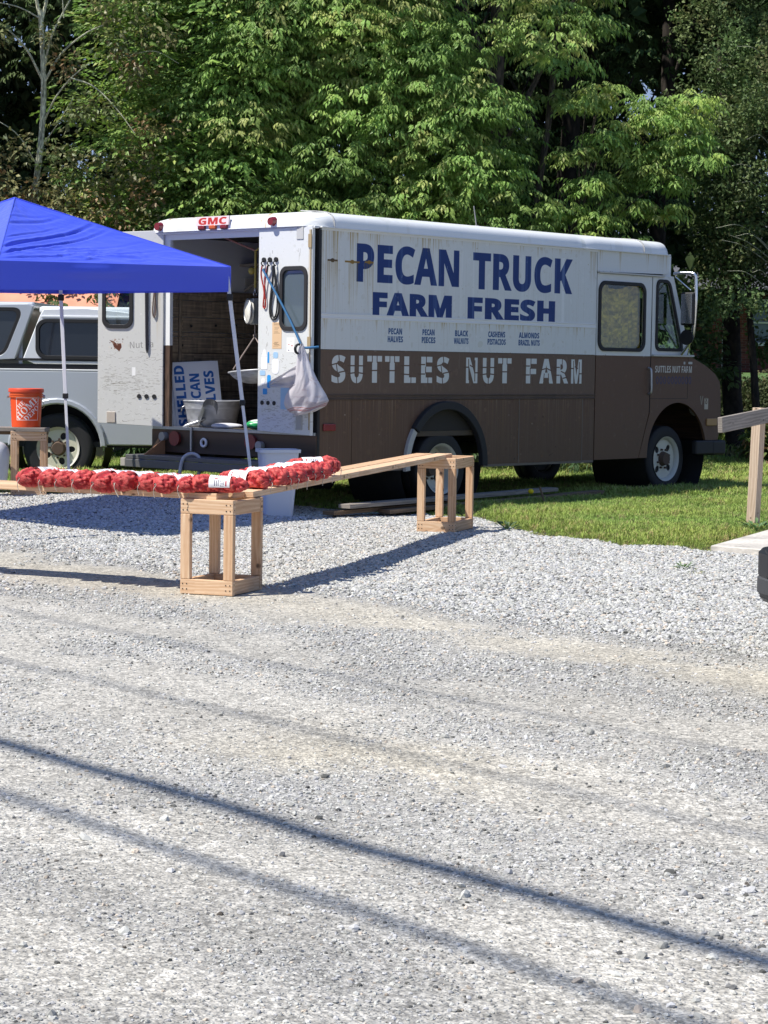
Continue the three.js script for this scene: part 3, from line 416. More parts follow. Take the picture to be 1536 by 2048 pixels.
const cabTex = canvasTex(1536, 1388, (c, w, h) => {
  const r = rng(1301); c.fillStyle = WHITE; c.fillRect(0, 0, w, h); c.fillStyle = '#634a39'; c.fillRect(0, cy(1.527), w, h);
  speck(c, r, 300, 0, 0, w, cy(1.53), ['#c9c8bd', '#e6e7e4', '#cfd0cc'], 2, 16, 0.4); speck(c, r, 900, 0, cy(1.53), w, h, ['#6b584b', '#4f4034', '#75624f', '#554639'], 2, 16, 0.5);
  for (const x of [4.25, 4.6, 5.1, 5.3, 5.36, 5.45]) runs(c, r, cx(x), cy(2.62), 160, 40, '#93712c', 6);
  for (let i = 0; i < 30; i++) runs(c, r, cx(4.2 + r() * 1.3), cy(2.41), 26, 20, '#8a6a2a', 2);
  c.fillStyle = '#c9c6bd'; fitText(c, 'SUTTLES NUT FARM', cx(5.283), cy(1.355), cx(6.0) - cx(5.283), 46, 'bold');
  c.fillStyle = '#3b3a63'; c.globalAlpha = 0.75; for (let i = 0; i < 10; i++) { const x = cx(5.31) + i * 42 + (i > 2 ? 10 : 0); c.beginPath(); c.ellipse(x + 14, cy(1.27), 13, 22, 0, 0, 6.3); c.lineWidth = 9; c.strokeStyle = '#3b3a63'; c.stroke(); } c.globalAlpha = 1;
  c.fillStyle = '#8f8573'; fitText(c, 'V', cx(6.17), cy(1.0), 40, 62, 'bold'); c.fillStyle = '#b5ab98'; c.fillRect(cx(6.26), cy(1.07), 46, 76); c.fillStyle = '#6b5a49'; fitText(c, '8', cx(6.27), cy(1.005), 32, 52, 'bold');
  c.fillStyle = '#b8b9b4'; c.fillRect(cx(5.83), cy(1.475), 20, 18); c.fillRect(cx(5.92), cy(1.475), 50, 16);
  for (let i = 0; i < 90; i++) { c.globalAlpha = 0.3; c.fillStyle = '#8b7c6c'; c.fillRect(cx(4.2 + 2.3 * r()), cy(1.5) + r() * 500, 1.5, 20 + r() * 80); } c.globalAlpha = 1;
});
const sideMat = phys({ map: sideTex, roughness: 0.5, specularIntensity: 0.7 }), cabMat = phys({ map: cabTex, roughness: 0.5, specularIntensity: 0.7 });
const brownTex = dataTex(512, 512, (u, v) => { const k = 0.8 + 0.5 * (fbm(u * 10, v * 10, 4, 21, 10) - 0.5) + 0.3 * (vnoise(u * 90, v * 8, 4, 90, 8) - 0.5); return [0.385 * k, 0.295 * k, 0.232 * k]; }, true);
const brownMat = phys({ map: brownTex, roughness: 0.55 });
const roofTex = canvasTex(2048, 1024, (c, w, h) => { const r = rng(1401); c.fillStyle = '#e3e5e4'; c.fillRect(0, 0, w, h); speck(c, r, 700, 0, 0, w, h, ['#d0d2cf', '#eceeee', '#c3c2b6'], 3, 30, 0.4); for (const [x, y] of [[60, 900], [560, 985], [640, 990], [1240, 985], [1900, 980], [40, 300], [50, 780], [120, 965]]) speck(c, r, 50, x - 40, y - 16, 90, 34, ['#a0722c', '#7d5620', '#b98d4a'], 2, 8, 0.7); });
const van = thing('step_van', 'old white and brown step van with blue farm lettering and open rear doors', 'step van', [-0.608, 0, -19.499], 0.8403);
{
  const W = 2.2, side = (name, shape, mat = sideMat, d = 0.025, z = -0.025, cab = false, parent = van) => { const g = ext(shape, d, 0, 20); if (cab) uvXY(g, CX0, 0.40, CW, 2.24); else uvXY(g, 0, SY0 - 1100 / SX, 2048 / SX, 1100 / SX); g.translate(0, 0, z); return mesh(name, g, mat, parent); };
  const arch = (cx0, cy0, R, a0, a1, n = 18) => Array.from({ length: n + 1 }, (_, i) => { const a = mix(a0, a1, i / n); return [cx0 + R * Math.cos(a), cy0 + R * Math.sin(a)]; });
  // right side of the cargo box
  side('upper_side_panel', poly([[0.02, 1.857], [4.188, 1.857], [4.188, 2.62], [0.02, 2.62]]));
  side('lower_white_panel', poly([[0.02, 1.531], [4.188, 1.531], [4.188, 1.808], [0.02, 1.808]]));
  side('lettering_panel', poly([[0.02, 1.122], [4.188, 1.122], [4.188, 1.527], [0.02, 1.527]]));
  mesh('belt_moulding', [bx(0.02, 4.19, 1.845, 1.857, -0.02, 0.008, 0.003), bx(0.02, 4.19, 1.808, 1.820, -0.02, 0.008, 0.003), bx(0.02, 4.19, 1.82, 1.845, -0.02, 0.003)], whitePaint, van);
  mesh('belt_moulding', [bx(0.02, 4.19, 1.108, 1.122, -0.02, 0.009, 0.003), bx(0.02, 4.19, 1.072, 1.084, -0.02, 0.009, 0.003), bx(0.02, 4.19, 1.084, 1.108, -0.02, 0.003)], brownMat, van);
  const A = [1.77, 0.45, 0.59], aL = Math.PI - 0.03, yb = 0.43;
  side('skirt_panel', poly([[0.02, yb], [0.446, yb], [0.446, 1.07], [0.02, 1.07]]));
  side('skirt_panel', poly([[0.452, yb], ...arch(...A, Math.PI + 0.034, Math.PI / 2 + 0.01), [1.764, 1.07], [0.452, 1.07]]));
  side('skirt_panel', poly([[1.77, 1.07], ...arch(...A, Math.PI / 2 - 0.001, -0.034), [2.917, yb], [2.917, 1.07]]));
  side('skirt_panel', poly([[2.923, yb], [3.977, yb], [3.977, 1.07], [2.923, 1.07]]), sideMat, 0.027);
  side('skirt_panel', poly([[3.983, yb], [4.188, yb], [4.188, 1.07], [3.983, 1.07]]));
  for (const g of [bx(0.02, 1.17, 0.405, 0.429, -0.03, -0.002), bx(2.37, 4.19, 0.405, 0.429, -0.03, -0.002), bx(2.915, 2.925, 0.43, 1.072, -0.02, 0.004), bx(3.975, 3.985, 0.43, 1.072, -0.02, 0.004)]) mesh('skirt_edge', g, std({ color: lin(0.16, 0.13, 0.105), roughness: 0.6 }), van);
  mesh('wheel_arch_trim', ext(poly([...arch(A[0], A[1], 0.605, -0.05, Math.PI * 0.80, 30), ...arch(A[0], A[1], 0.525, Math.PI * 0.80, -0.05, 30)]), 0.05, 0.006), rubber, van);
  mesh('arch_bracket', ext(poly([...arch(A[0], A[1], 0.60, Math.PI * 0.805, Math.PI * 1.03, 8), ...arch(A[0], A[1], 0.535, Math.PI * 1.03, Math.PI * 0.805, 8)]), 0.035, 0.004), std({ color: lin(0.42, 0.42, 0.40), roughness: 0.6 }), van);
  mesh('wheel_well', [T(new THREE.CylinderGeometry(0.60, 0.60, 0.7, 24, 1, true, -Math.PI / 2, Math.PI), 1.77, 0.45, -0.378, Math.PI / 2, 0, 0), bx(1.16, 2.38, 0.45, 1.06, -0.745, -0.73)], blackMat, van);
  mesh('side_reflector', bx(0.06, 0.22, 0.79, 0.855, 0, 0.018, 0.006), redLens, van);
  mesh('rear_corner_trim', bx(-0.012, 0.02, 0.43, 2.62, -0.05, 0.006, 0.004), blackMat, van);
  mesh('gutter', [bx(0.0, 5.5, 2.62, 2.632, -0.03, 0.028, 0.003), bx(0.0, 4.19, 2.60, 2.62, -0.022, 0.006)], whitePaint, van);
  // roof: contours of a rounded rectangle, each higher and further in
  {
    const x0 = -0.10, x1 = 5.585, z0 = -W - 0.02, z1 = 0.022, N = 96, rings = [], UV = [], P = [], I = [];
    const prof = [[0, 0], [0.004, 0.035], [0.012, 0.065], [0.028, 0.092], [0.05, 0.112], [0.085, 0.128], [0.13, 0.138], [0.25, 0.150], [0.5, 0.165], [1.08, 0.178]];
    for (const [d, hh] of prof) {
      const R = Math.max(0.03, 0.16 - d), a0 = x0 + d, a1 = x1 - d * 1.0, b0 = z0 + d, b1 = z1 - d, sh = rrect(a0, a1, b0, b1, Math.min(R, (b1 - b0) / 2.05), THREE.Path), pts = sh.getSpacedPoints(N);
      for (let i = 0; i <= N; i++) { const p = pts[i]; let y = 2.632 + hh; if (Math.abs(p.x - 3.97) < 0.12 && d < 0.14 && p.y > -0.2) y -= 0.02 * (1 - Math.abs(p.x - 3.97) / 0.12); P.push(p.x, y, p.y); UV.push((p.x + 0.1) / 5.64, (p.y + 2.22) / 2.25); }
    }
    const M = prof.length; for (let k = 0; k < M - 1; k++) for (let i = 0; i < N; i++) { const a = k * (N + 1) + i, b = a + N + 1; I.push(a, b, a + 1, a + 1, b, b + 1); }
    const c0 = P.length / 3; P.push((x0 + x1) / 2, 2.812, -W / 2); UV.push(0.5, 0.5); for (let i = 0; i < N; i++) I.push((M - 1) * (N + 1) + i, c0, (M - 1) * (N + 1) + i + 1);
    const g = new THREE.BufferGeometry(); g.setAttribute('position', new THREE.Float32BufferAttribute(P, 3)); g.setAttribute('uv', new THREE.Float32BufferAttribute(UV, 2)); g.setIndex(I); g.computeVertexNormals();
    mesh('roof', g, phys({ map: roofTex, roughness: 0.35, side: THREE.DoubleSide }), van);
    for (const x of [0.16, 5.0]) mesh('roof_seam', tube([V(x, 2.634, 0.028), V(x, 2.70, 0.016), V(x, 2.765, -0.06), V(x, 2.795, -0.4)], 0.006, 16, 6), std({ color: lin(0.45, 0.45, 0.44) }), van);
    mesh('roof_lining', bx(0.0, 4.1, 2.605, 2.625, -W + 0.02, -0.03), darkIn, van);
    mesh('antenna', [rod(V(2.45, 2.75, -0.2), V(2.40, 2.97, -0.2), 0.006, 6), T(cyl(0.02, 0.025, 0.03, 8), 2.45, 2.77, -0.2)], std({ color: lin(0.25, 0.25, 0.25) }), van);
  }
  // rear end
  mesh('rear_header', [bx(-0.07, 0.02, 2.612, 2.634, -W, 0.0, 0.004), bx(-0.02, 0.02, 2.56, 2.612, -W + 0.06, -0.06)], whitePaint, van);
  mesh('rear_post', [bx(-0.018, 0.02, 1.555, 2.612, -W, -W + 0.235)], whitePaint, van); mesh('rear_post', [bx(-0.018, 0.02, 0.77, 1.553, -W, -W + 0.235)], brownMat, van);
  mesh('rear_post', bx(-0.01, 0.02, 0.77, 2.612, -0.055, -0.002), blackMat, van);
  mesh('rear_sill_panel', uvXY(bx(-0.025, 0.02, 0.53, 0.745, -W, -0.0), -1, 0, 1.2, 1.2), brownMat, van);
  mesh('rear_sill', bx(-0.04, 0.08, 0.746, 0.775, -W + 0.02, -0.01, 0.004), steel, van);
  mesh('step_bumper', [bx(-0.34, -0.04, 0.465, 0.505, -W - 0.03, 0.03, 0.006), bx(-0.35, -0.31, 0.385, 0.463, -W - 0.03, 0.03, 0.008), bx(-0.30, -0.05, 0.395, 0.42, -W, 0)], std({ color: lin(0.14, 0.14, 0.14), metalness: 0.5, roughness: 0.55 }), van);
  mesh('bumper_end_cap', bx(-0.345, -0.05, 0.39, 0.47, -W - 0.10, -W - 0.032, 0.006), std({ color: lin(0.34, 0.32, 0.28), roughness: 0.85 }), van);
  mesh('lamp_bracket', ext(poly([[-0.30, 0.506], [-0.03, 0.506], [-0.03, 0.66]]), 0.015, 0).translate(0, 0, -2.02), std({ color: lin(0.38, 0.19, 0.09), roughness: 0.7 }), van);
  const lampAt = (a, y, r, m, name, d = 0.05) => mesh(name, [T(cyl(r, r * 0.9, d, 20), -0.025 - d / 2, y, -a, 0, 0, Math.PI / 2)], m, van);
  const dullLens = phys({ color: lin(0.33, 0.33, 0.31), roughness: 0.4 }), dullRed = phys({ color: lin(0.22, 0.035, 0.03), roughness: 0.4 }); lampAt(1.85, 0.665, 0.072, dullRed, 'tail_lamp', 0.035); lampAt(0.815, 0.665, 0.072, dullRed, 'tail_lamp', 0.035); lampAt(2.00, 0.68, 0.042, dullLens, 'reversing_lamp', 0.06); lampAt(0.69, 0.635, 0.042, dullLens, 'reversing_lamp', 0.05);
  mesh('hitch_ring', T(new THREE.TorusGeometry(0.035, 0.013, 8, 18), -0.04, 0.635, -1.455, 0, Math.PI / 2, 0), whitePaint, van);
  mesh('latch_rod', rod(V(-0.05, 0.55, -1.62), V(-0.05, 0.78, -1.62), 0.012, 8), steel, van);
  { // the maker's plate and lamps on the rear roof edge
    const t = canvasTex(256, 96, (c) => { c.fillStyle = '#e2cfcb'; c.fillRect(0, 0, 256, 96); c.fillStyle = c.strokeStyle = '#b8312c'; HEAVY = 5; fitText(c, 'GMC', 16, 84, 224, 70, 'bold'); HEAVY = 0; });
    const b = sub('maker_plate', van); const g = uvXY(T(new THREE.BoxGeometry(0.44, 0.085, 0.02), 0, 0, 0), -0.22, -0.0425, 0.44, 0.085); const m = mesh('plate', g, phys({ map: t, roughness: 0.4 }), b); b.position.set(-0.104, 2.715, -1.285); b.rotation.set(0, -Math.PI / 2, 0); m.rotation.x = -0.10;
    for (const [k, mm] of [[-0.15, redLens], [0, amberLens], [0.15, redLens]]) mesh('clearance_lamp', T(new RoundedBoxGeometry(0.095, 0.045, 0.04, 2, 0.016), k, -0.058, 0.0), mm, b);
    for (const a of [2.03, 0.50]) mesh('marker_lamp', T(cyl(0.036, 0.045, 0.05, 16), -0.112, 2.685, -a, 0, 0, Math.PI / 2), redLens, van);
  }
  // inside
  mesh('cargo_floor', bx(0.02, 4.1, 0.72, 0.768, -W + 0.02, -0.03), std({ color: lin(0.09, 0.07, 0.05), roughness: 0.9 }), van);
  mesh('left_side_panel', [bx(0.02, 4.19, 1.53, 2.62, -W, -W + 0.03)], whitePaint, van); mesh('left_side_panel', [bx(0.02, 5.2, 0.43, 1.527, -W, -W + 0.03)], brownMat, van);
  mesh('bulkhead', bx(4.1, 4.14, 0.77, 2.62, -W + 0.03, -0.03), darkIn, van);
  const plankTex = dataTex(512, 128, (u, v) => { const k = 0.75 + 0.5 * (fbm(u * 5, v * 26, 4, 33, 0) - 0.5) + 0.2 * (vnoise(u * 60, v * 4, 5) - 0.5); return [0.68 * k, 0.60 * k, 0.50 * k]; }, true), plankMat = std({ map: plankTex, roughness: 0.9 });
  const ys = [0.775, 0.94, 1.11, 1.28, 1.485, 1.645, 1.69, 1.835, 2.0, 2.10];
  ys.slice(0, -1).forEach((y, i) => { const g = lumber(3.7, ys[i + 1] - y - 0.007, 0.02, i * 0.37, 0.003); mesh('plank', g, plankMat, van).position.set(1.92, (y + ys[i + 1]) / 2, -W + 0.044 + 0.003 * (i % 3)); });
  mesh('batten', bx(0.255, 0.29, 0.78, 2.1, -W + 0.058, -W + 0.075, 0.003), plankMat, van); mesh('batten', bx(1.6, 1.66, 0.78, 2.1, -W + 0.058, -W + 0.072, 0.003), plankMat, van);
  mesh('inner_wall', bx(0.06, 4.1, 0.77, 2.6, -0.06, -0.03), darkIn, van);
  mesh('upper_shelf', [bx(1.1, 1.9, 2.36, 2.385, -W + 0.04, -W + 0.42), rod(V(1.3, 2.36, -W + 0.40), V(1.15, 2.12, -W + 0.06), 0.014, 6)], std({ color: lin(0.30, 0.26, 0.2), roughness: 0.8 }), van);
  const card = std({ color: lin(0.5, 0.48, 0.42), roughness: 0.8 }); for (const [x, y] of [[1.15, 2.17], [1.55, 2.19]]) mesh('wall_label', bx(x, x + 0.13, y, y + 0.075, -W + 0.066, -W + 0.070), card, van);
  for (const [x, y] of [[0.42, 1.75], [0.75, 1.76], [1.02, 1.77], [0.30, 1.56], [1.35, 1.5]]) mesh('wall_hook', T(new THREE.SphereGeometry(0.013, 8, 6), x, y, -W + 0.07), blackMat, van);
  // rear doors
  const doorTex = (seed, right) => canvasTex(512, 1400, (c, w, h) => {
    const r = rng(seed), dx = (m) => m / 0.70 * w, dy = (y) => (2.64 - y) / 1.9 * h;
    c.fillStyle = right ? '#d6d8d6' : '#cfcfc9'; c.fillRect(0, 0, w, h); speck(c, r, 500, 0, 0, w, h, ['#c2c2bc', '#e4e5e3', '#b3b0a6'], 2, 12, 0.4);
    for (let i = 0; i < 260; i++) { const y = dy(mix(1.5, 0.78, r())), x = r() * w; c.globalAlpha = 0.25 + 0.4 * r(); c.strokeStyle = ['#77736a', '#5d574c', '#8e8a80', '#f0f0ee'][Math.floor(r() * 4)]; c.lineWidth = 1 + 2 * r(); c.beginPath(); c.moveTo(x, y); c.bezierCurveTo(x + 20 * (r() - 0.5), y + 14 * (r() - 0.5), x + 40 * (r() - 0.3), y + 14 * (r() - 0.5), x + 60 * (r() - 0.3), y + 30 * (r() - 0.5)); c.stroke(); }
    c.globalAlpha = 1;
    const scuffY = right ? 0.92 : 1.18; for (let i = 0; i < 240; i++) { c.globalAlpha = 0.2 + 0.35 * r(); c.fillStyle = ['#6a655b', '#8a857a', '#55503f'][Math.floor(r() * 3)]; c.fillRect(w * (0.08 + 0.8 * r()), dy(scuffY + 0.24 * (r() - 0.5) * (0.4 + r())), 4 + 30 * r(), 1 + 3 * r()); }
    c.globalAlpha = 1;
    if (!right) {
      c.fillStyle = '#5c2f1c'; c.beginPath(); for (const [x, y] of [[0.12, 1.58], [0.16, 1.57], [0.20, 1.545], [0.245, 1.55], [0.25, 1.51], [0.225, 1.47], [0.20, 1.49], [0.17, 1.51], [0.155, 1.55]]) c.lineTo(dx(x), dy(y)); c.fill(); speck(c, r, 30, dx(0.11), dy(1.59), dx(0.16), 90, ['#8c5a3a', '#d9cfc0', '#3c1d10'], 2, 10, 0.8);
      c.fillStyle = '#6e6d68'; c.globalAlpha = 0.7; c.save(); c.translate(dx(0.33), dy(1.50)); c.rotate(-0.06); c.font = '64px sans-serif'; c.fillText('Nut Fa', 0, 0); c.restore(); c.globalAlpha = 1;
      c.fillStyle = '#f4f4f0'; c.fillRect(dx(0.36), dy(1.32), 26, 60); runs(c, r, dx(0.62), dy(2.5), 900, 40, '#9b7a3c', 20);
    } else {
      runs(c, r, dx(0.65), dy(2.6), 1100, 20, '#93712c', 10); c.fillStyle = '#8b8a84'; c.globalAlpha = 0.7; for (const [x, y] of [[0.14, 2.47], [0.50, 2.45], [0.10, 1.75], [0.10, 1.62]]) for (let k = 0; k < 5; k++) c.fillRect(dx(x) + r() * 26, dy(y) + r() * 60, 3, 12 + r() * 20); c.globalAlpha = 1;
    }
  });
  const door = (name, seed, right, label) => {
    const d = sub(name, van); d.userData.label = label; // local x from the free edge (0) to the hinge (0.68), outer face +z
    const wx = right ? [0.30, 0.605] : [0.068, 0.346], g = ext(poly([[0, 0.775], [0.68, 0.75], [0.68, 2.635], [0, 2.615]], [rrect(wx[0], wx[1], 1.715, 2.255, 0.07)]), 0.03, 0.003); uvXY(g, 0, 0.74, 0.70, 1.9);
    mesh('door_leaf', g, phys({ map: doorTex(seed, right), roughness: 0.5 }), d);
    mesh('window_frame', ext(poly(rrect(wx[0] - 0.022, wx[1] + 0.022, 1.693, 2.277, 0.085, THREE.Shape).getPoints(6).map((p) => [p.x, p.y]), [rrect(wx[0] + 0.016, wx[1] - 0.016, 1.731, 2.239, 0.06)]), 0.012, 0.003).translate(0, 0, 0.031), right ? rubber : blackMat, d);
    mesh('window_pane', ext(rrect(wx[0], wx[1], 1.715, 2.255, 0.07, THREE.Shape), 0.004).translate(0, 0, 0.018), right ? phys({ color: lin(0.10, 0.13, 0.15), roughness: 0.08, clearcoat: 0.5 }) : glass, d);
    return d;
  };
  const dr = door('rear_door', 1501, true, 'right rear door with tinted window, taped labels and hooks'); dr.position.set(-0.045, 0, -0.70); dr.rotation.y = -Math.PI / 2;
  const knob = (x, y, parent, z = 0.034, R = 0.020) => mesh('bolt_hole', T(cyl(R, R, 0.012, 14), x, y, z, Math.PI / 2), blackMat, parent);
  for (const x of [0.075, 0.152, 0.23]) { mesh('hook', [T(cyl(0.022, 0.022, 0.02, 14), x, 2.34, 0.04, Math.PI / 2), tube([V(x, 2.335, 0.05), V(x, 2.31, 0.075), V(x, 2.29, 0.06), V(x, 2.285, 0.045)], 0.006, 10, 6)], blackMat, dr); knob(x - 0.012, 1.035 - 0.01 * x, dr); }
  mesh('latch_plate', [bx(0.485, 0.57, 2.515, 2.632, 0.03, 0.04, 0.004)], std({ color: lin(0.5, 0.5, 0.48), roughness: 0.6 }), dr); mesh('latch_plate', bx(0.50, 0.58, 0.80, 0.93, 0.03, 0.04, 0.004), std({ color: lin(0.4, 0.4, 0.38), roughness: 0.6 }), dr);
  mesh('hinge', [rod(V(0.665, 0.80, 0.036), V(0.665, 2.60, 0.036), 0.006, 8), bx(0.635, 0.675, 2.44, 2.56, 0.03, 0.042), bx(0.635, 0.675, 1.55, 1.64, 0.03, 0.042)], std({ color: lin(0.36, 0.27, 0.15), roughness: 0.8 }), dr);
  const noteTex = canvasTex(128, 400, (c) => { const r = rng(8); c.fillStyle = '#d9b892'; c.fillRect(0, 0, 128, 400); c.fillStyle = '#6b5440'; for (const [y, n, s] of [[20, 2, 8], [70, 3, 6], [130, 3, 6], [300, 3, 9], [345, 2, 5]]) for (let k = 0; k < n; k++) c.fillRect(16 + r() * 20, y + k * 16, 50 + r() * 40, s * 0.7); });
  mesh('paper_note', uvXY(bx(0.185, 0.305, 1.53, 1.77, 0.031, 0.035), 0.185, 1.53, 0.12, 0.24), std({ map: noteTex, roughness: 0.85 }), dr);
  const cardTex = canvasTex(96, 160, (c) => { c.fillStyle = '#f2f2ee'; c.fillRect(0, 0, 96, 160); c.fillStyle = '#555'; c.fillRect(30, 34, 40, 4); c.fillStyle = '#a33'; c.fillRect(20, 70, 14, 10); c.fillStyle = '#b66'; c.fillRect(58, 80, 16, 16); c.fillStyle = '#557'; c.fillRect(16, 134, 18, 10); });
  mesh('paper_card', uvXY(bx(0.372, 0.468, 1.50, 1.63, 0.031, 0.034), 0.372, 1.50, 0.096, 0.13), std({ map: cardTex, roughness: 0.85 }), dr);
  const sWhite = std({ color: lin(0.85, 0.86, 0.88), roughness: 0.6 }), sBlue = std({ color: lin(0.02, 0.30, 0.72), roughness: 0.5 }), sPale = std({ color: lin(0.35, 0.55, 0.75), roughness: 0.6 });
  const stick = (x0, x1, y0, y1, m, r = 0.012) => mesh('sticker', ext(rrect(x0, x1, y0, y1, r, THREE.Shape), 0.002).translate(0, 0, 0.0335), m, dr);
  stick(0.045, 0.125, 1.34, 1.455, sWhite); mesh('sticker', ext(poly([[0.05, 1.457], [0.12, 1.457], [0.10, 1.52], [0.075, 1.52]]), 0.002).translate(0, 0, 0.0335), sWhite, dr); stick(0.128, 0.148, 1.40, 1.50, sBlue, 0.008);
  stick(0.185, 0.275, 1.30, 1.44, sWhite, 0.04); stick(0.20, 0.262, 1.443, 1.50, sPale, 0.02); stick(0.03, 0.10, 1.285, 1.33, sPale); stick(0.125, 0.17, 1.17, 1.29, sBlue, 0.015); stick(0.05, 0.095, 1.20, 1.26, sWhite, 0.02); stick(0.215, 0.25, 1.185, 1.24, sBlue, 0.01); stick(0.07, 0.125, 1.11, 1.165, sBlue, 0.012); stick(0.30, 0.47, 0.98, 1.21, sPale, 0.005);
  const dl = door('rear_door', 1502, false, 'left rear door swung out with a rust hole and scribbled paint'); dl.position.set(-0.307, 0.02, -2.66); dl.rotation.y = -0.2838 - 0.8403;
  for (const x of [0.436, 0.513, 0.593]) knob(x, 1.04, dl, 0.034, 0.022);
  mesh('latch_plate', bx(0.10, 0.19, 0.78, 0.885, 0.03, 0.042, 0.004), std({ color: lin(0.48, 0.42, 0.35), roughness: 0.7 }), dl);
  // cab side
  mesh('header_panel', uvXY(ext(poly([[4.2, 2.40], [5.5, 2.42], [5.52, 2.62], [4.2, 2.62]]), 0.025), CX0, 0.40, CW, 2.24).translate(0, 0, -0.025), cabMat, van);
  mesh('door_drip_rail', [bx(4.21, 5.40, 2.385, 2.402, -0.01, 0.028, 0.004)], std({ color: lin(0.5, 0.49, 0.45), roughness: 0.6 }), van);
  const cd = sub('cab_door', van);
  side('door_panel', poly([[4.203, 0.43], [5.0, 0.43], [5.185, 0.92], [5.195, 2.382], [4.203, 2.382]], [rrect(4.235, 5.06, 1.585, 2.295, 0.10)]), cabMat, 0.03, -0.030, true, cd);
  const ringRub = (outer, inner, z) => ext(poly(outer.getPoints(8).map((p) => [p.x, p.y]), [inner]), 0.014, 0.003).translate(0, 0, z);
  mesh('window_seal', ringRub(rrect(4.222, 5.073, 1.572, 2.308, 0.11, THREE.Shape), rrect(4.262, 5.035, 1.61, 2.27, 0.085), 0.0005), rubber, cd);
  mesh('window_pane', ext(rrect(4.235, 5.06, 1.585, 2.295, 0.10, THREE.Shape), 0.004).translate(0, 0, -0.016), glass, cd);
  mesh('door_handle', [tube([V(5.15, 1.40, 0.0), V(5.155, 1.385, 0.035), V(5.16, 1.25, 0.04), V(5.165, 1.14, 0.035), V(5.165, 1.12, 0.0)], 0.014, 16, 8)], steel, cd);
  mesh('door_seam', [bx(5.1955, 5.2075, 0.92, 2.382, -0.03, -0.004)], blackMat, cd);
  const curtainTex = dataTex(256, 256, (u, v) => { const a = fbm(u * 14, v * 14, 4, 55, 14), b = fbm(u * 9 + 4, v * 9, 3, 58, 9), k = 0.4 + 0.5 * (fbm(u * 30, v * 30, 2, 60, 30)); return [k * 1.05 + 0.22 * a, k * 0.86 + 0.20 * a, k * 0.36 + 0.10 * b]; }, true);
  { const g = new THREE.PlaneGeometry(0.9, 0.78, 40, 20), p = g.attributes.position; for (let i = 0; i < p.count; i++) { const x = p.getX(i), t = (p.getY(i) + 0.39) / 0.78; p.setZ(i, 0.014 * Math.sin(x * 34 + 2 * t) * (0.4 + t) + 0.01 * Math.sin(x * 71)); p.setY(i, p.getY(i) - 0.11 * t * Math.max(0, 1 - Math.pow(x / 0.30, 2))); } g.computeVertexNormals(); const m = mesh('window_curtain', g, std({ map: curtainTex, roughness: 0.95, side: THREE.DoubleSide }), van); m.position.set(4.65, 1.95, -0.085); m.userData.label = 'patterned cloth curtain hung inside the cab door window'; }
  side('windscreen_pillar', poly([[5.21, 1.531], [5.955, 1.531], [5.60, 2.40], [5.21, 2.382]], [rpoly([[5.285, 1.60], [5.79, 1.60], [5.515, 2.345], [5.285, 2.345]], 0.075)]), cabMat, 0.03, -0.03, true);
  mesh('window_seal', ext(poly(rpoly([[5.270, 1.585], [5.815, 1.585], [5.525, 2.36], [5.270, 2.36]], 0.085, THREE.Shape).getPoints(6).map((p) => [p.x, p.y]), [rpoly([[5.305, 1.62], [5.765, 1.62], [5.50, 2.325], [5.305, 2.325]], 0.06)]), 0.012, 0.003).translate(0, 0, 0.0005), rubber, van);
  mesh('window_pane', ext(rpoly([[5.285, 1.60], [5.79, 1.60], [5.515, 2.345], [5.285, 2.345]], 0.075, THREE.Shape), 0.004).translate(0, 0, -0.016), glass, van);
  const nose = [[5.97, 1.527], [6.05, 1.505], [6.28, 1.43], [6.46, 1.345], [6.555, 1.26], [6.58, 1.18], [6.60, 0.75], [6.54, 0.60]];
  side('fender', poly([[5.0075, 0.43], ...arch(5.74, 0.45, 0.575, Math.PI + 0.034, 0.27, 24), ...nose.slice().reverse(), [5.2055, 1.527], [5.2035, 0.92]]), cabMat, 0.03, -0.03, true);
  const strip = (pts, z0, z1, th = 0.02) => pts.slice(1).map((b, i) => { const a = pts[i], L = Math.hypot(b[0] - a[0], b[1] - a[1]); return T(new THREE.BoxGeometry(L, th, z1 - z0), (a[0] + b[0]) / 2, (a[1] + b[1]) / 2 - th * 0.5, (z0 + z1) / 2, 0, 0, 0).translate(-(a[0] + b[0]) / 2, -(a[1] + b[1]) / 2 + th * 0.5, 0).rotateZ(Math.atan2(b[1] - a[1], b[0] - a[0])).translate((a[0] + b[0]) / 2, (a[1] + b[1]) / 2, 0); });
  mesh('hood', strip(nose.slice(0, 6), -W + 0.031, -0.031), brownMat, van); mesh('nose_panel', strip(nose.slice(5), -W + 0.031, -0.031), brownMat, van);
  mesh('grille', Array.from({ length: 6 }, (_, i) => bx(6.59, 6.62, 0.80 + i * 0.055, 0.83 + i * 0.055, -1.65, -0.55, 0.004)), blackMat, van); for (const z of [-0.33, -1.87]) mesh('headlamp', T(cyl(0.09, 0.09, 0.04, 20), 6.60, 0.95, z, 0, 0, Math.PI / 2), clearLens, van);
  mesh('windscreen', T(new THREE.BoxGeometry(0.012, 0.93, W - 0.12), 5.775, 1.965, -W / 2, 0, 0, 0.375), glass, van);
  mesh('windscreen_frame', [bx(5.44, 5.585, 2.38, 2.62, -W + 0.03, -0.03), bx(5.93, 5.985, 1.50, 1.535, -W + 0.03, -0.03), T(new THREE.BoxGeometry(0.05, 0.95, 0.06), 5.775, 1.965, -W / 2, 0, 0, 0.375)], whitePaint, van);
  side('left_cab_side', poly([[4.19, 1.531], [5.955, 1.531], [5.55, 2.62], [4.19, 2.62]], [rrect(4.3, 5.06, 1.60, 2.28, 0.1), rpoly([[5.285, 1.60], [5.79, 1.60], [5.515, 2.345], [5.285, 2.345]], 0.075)]), whitePaint, 0.03, -W, true);
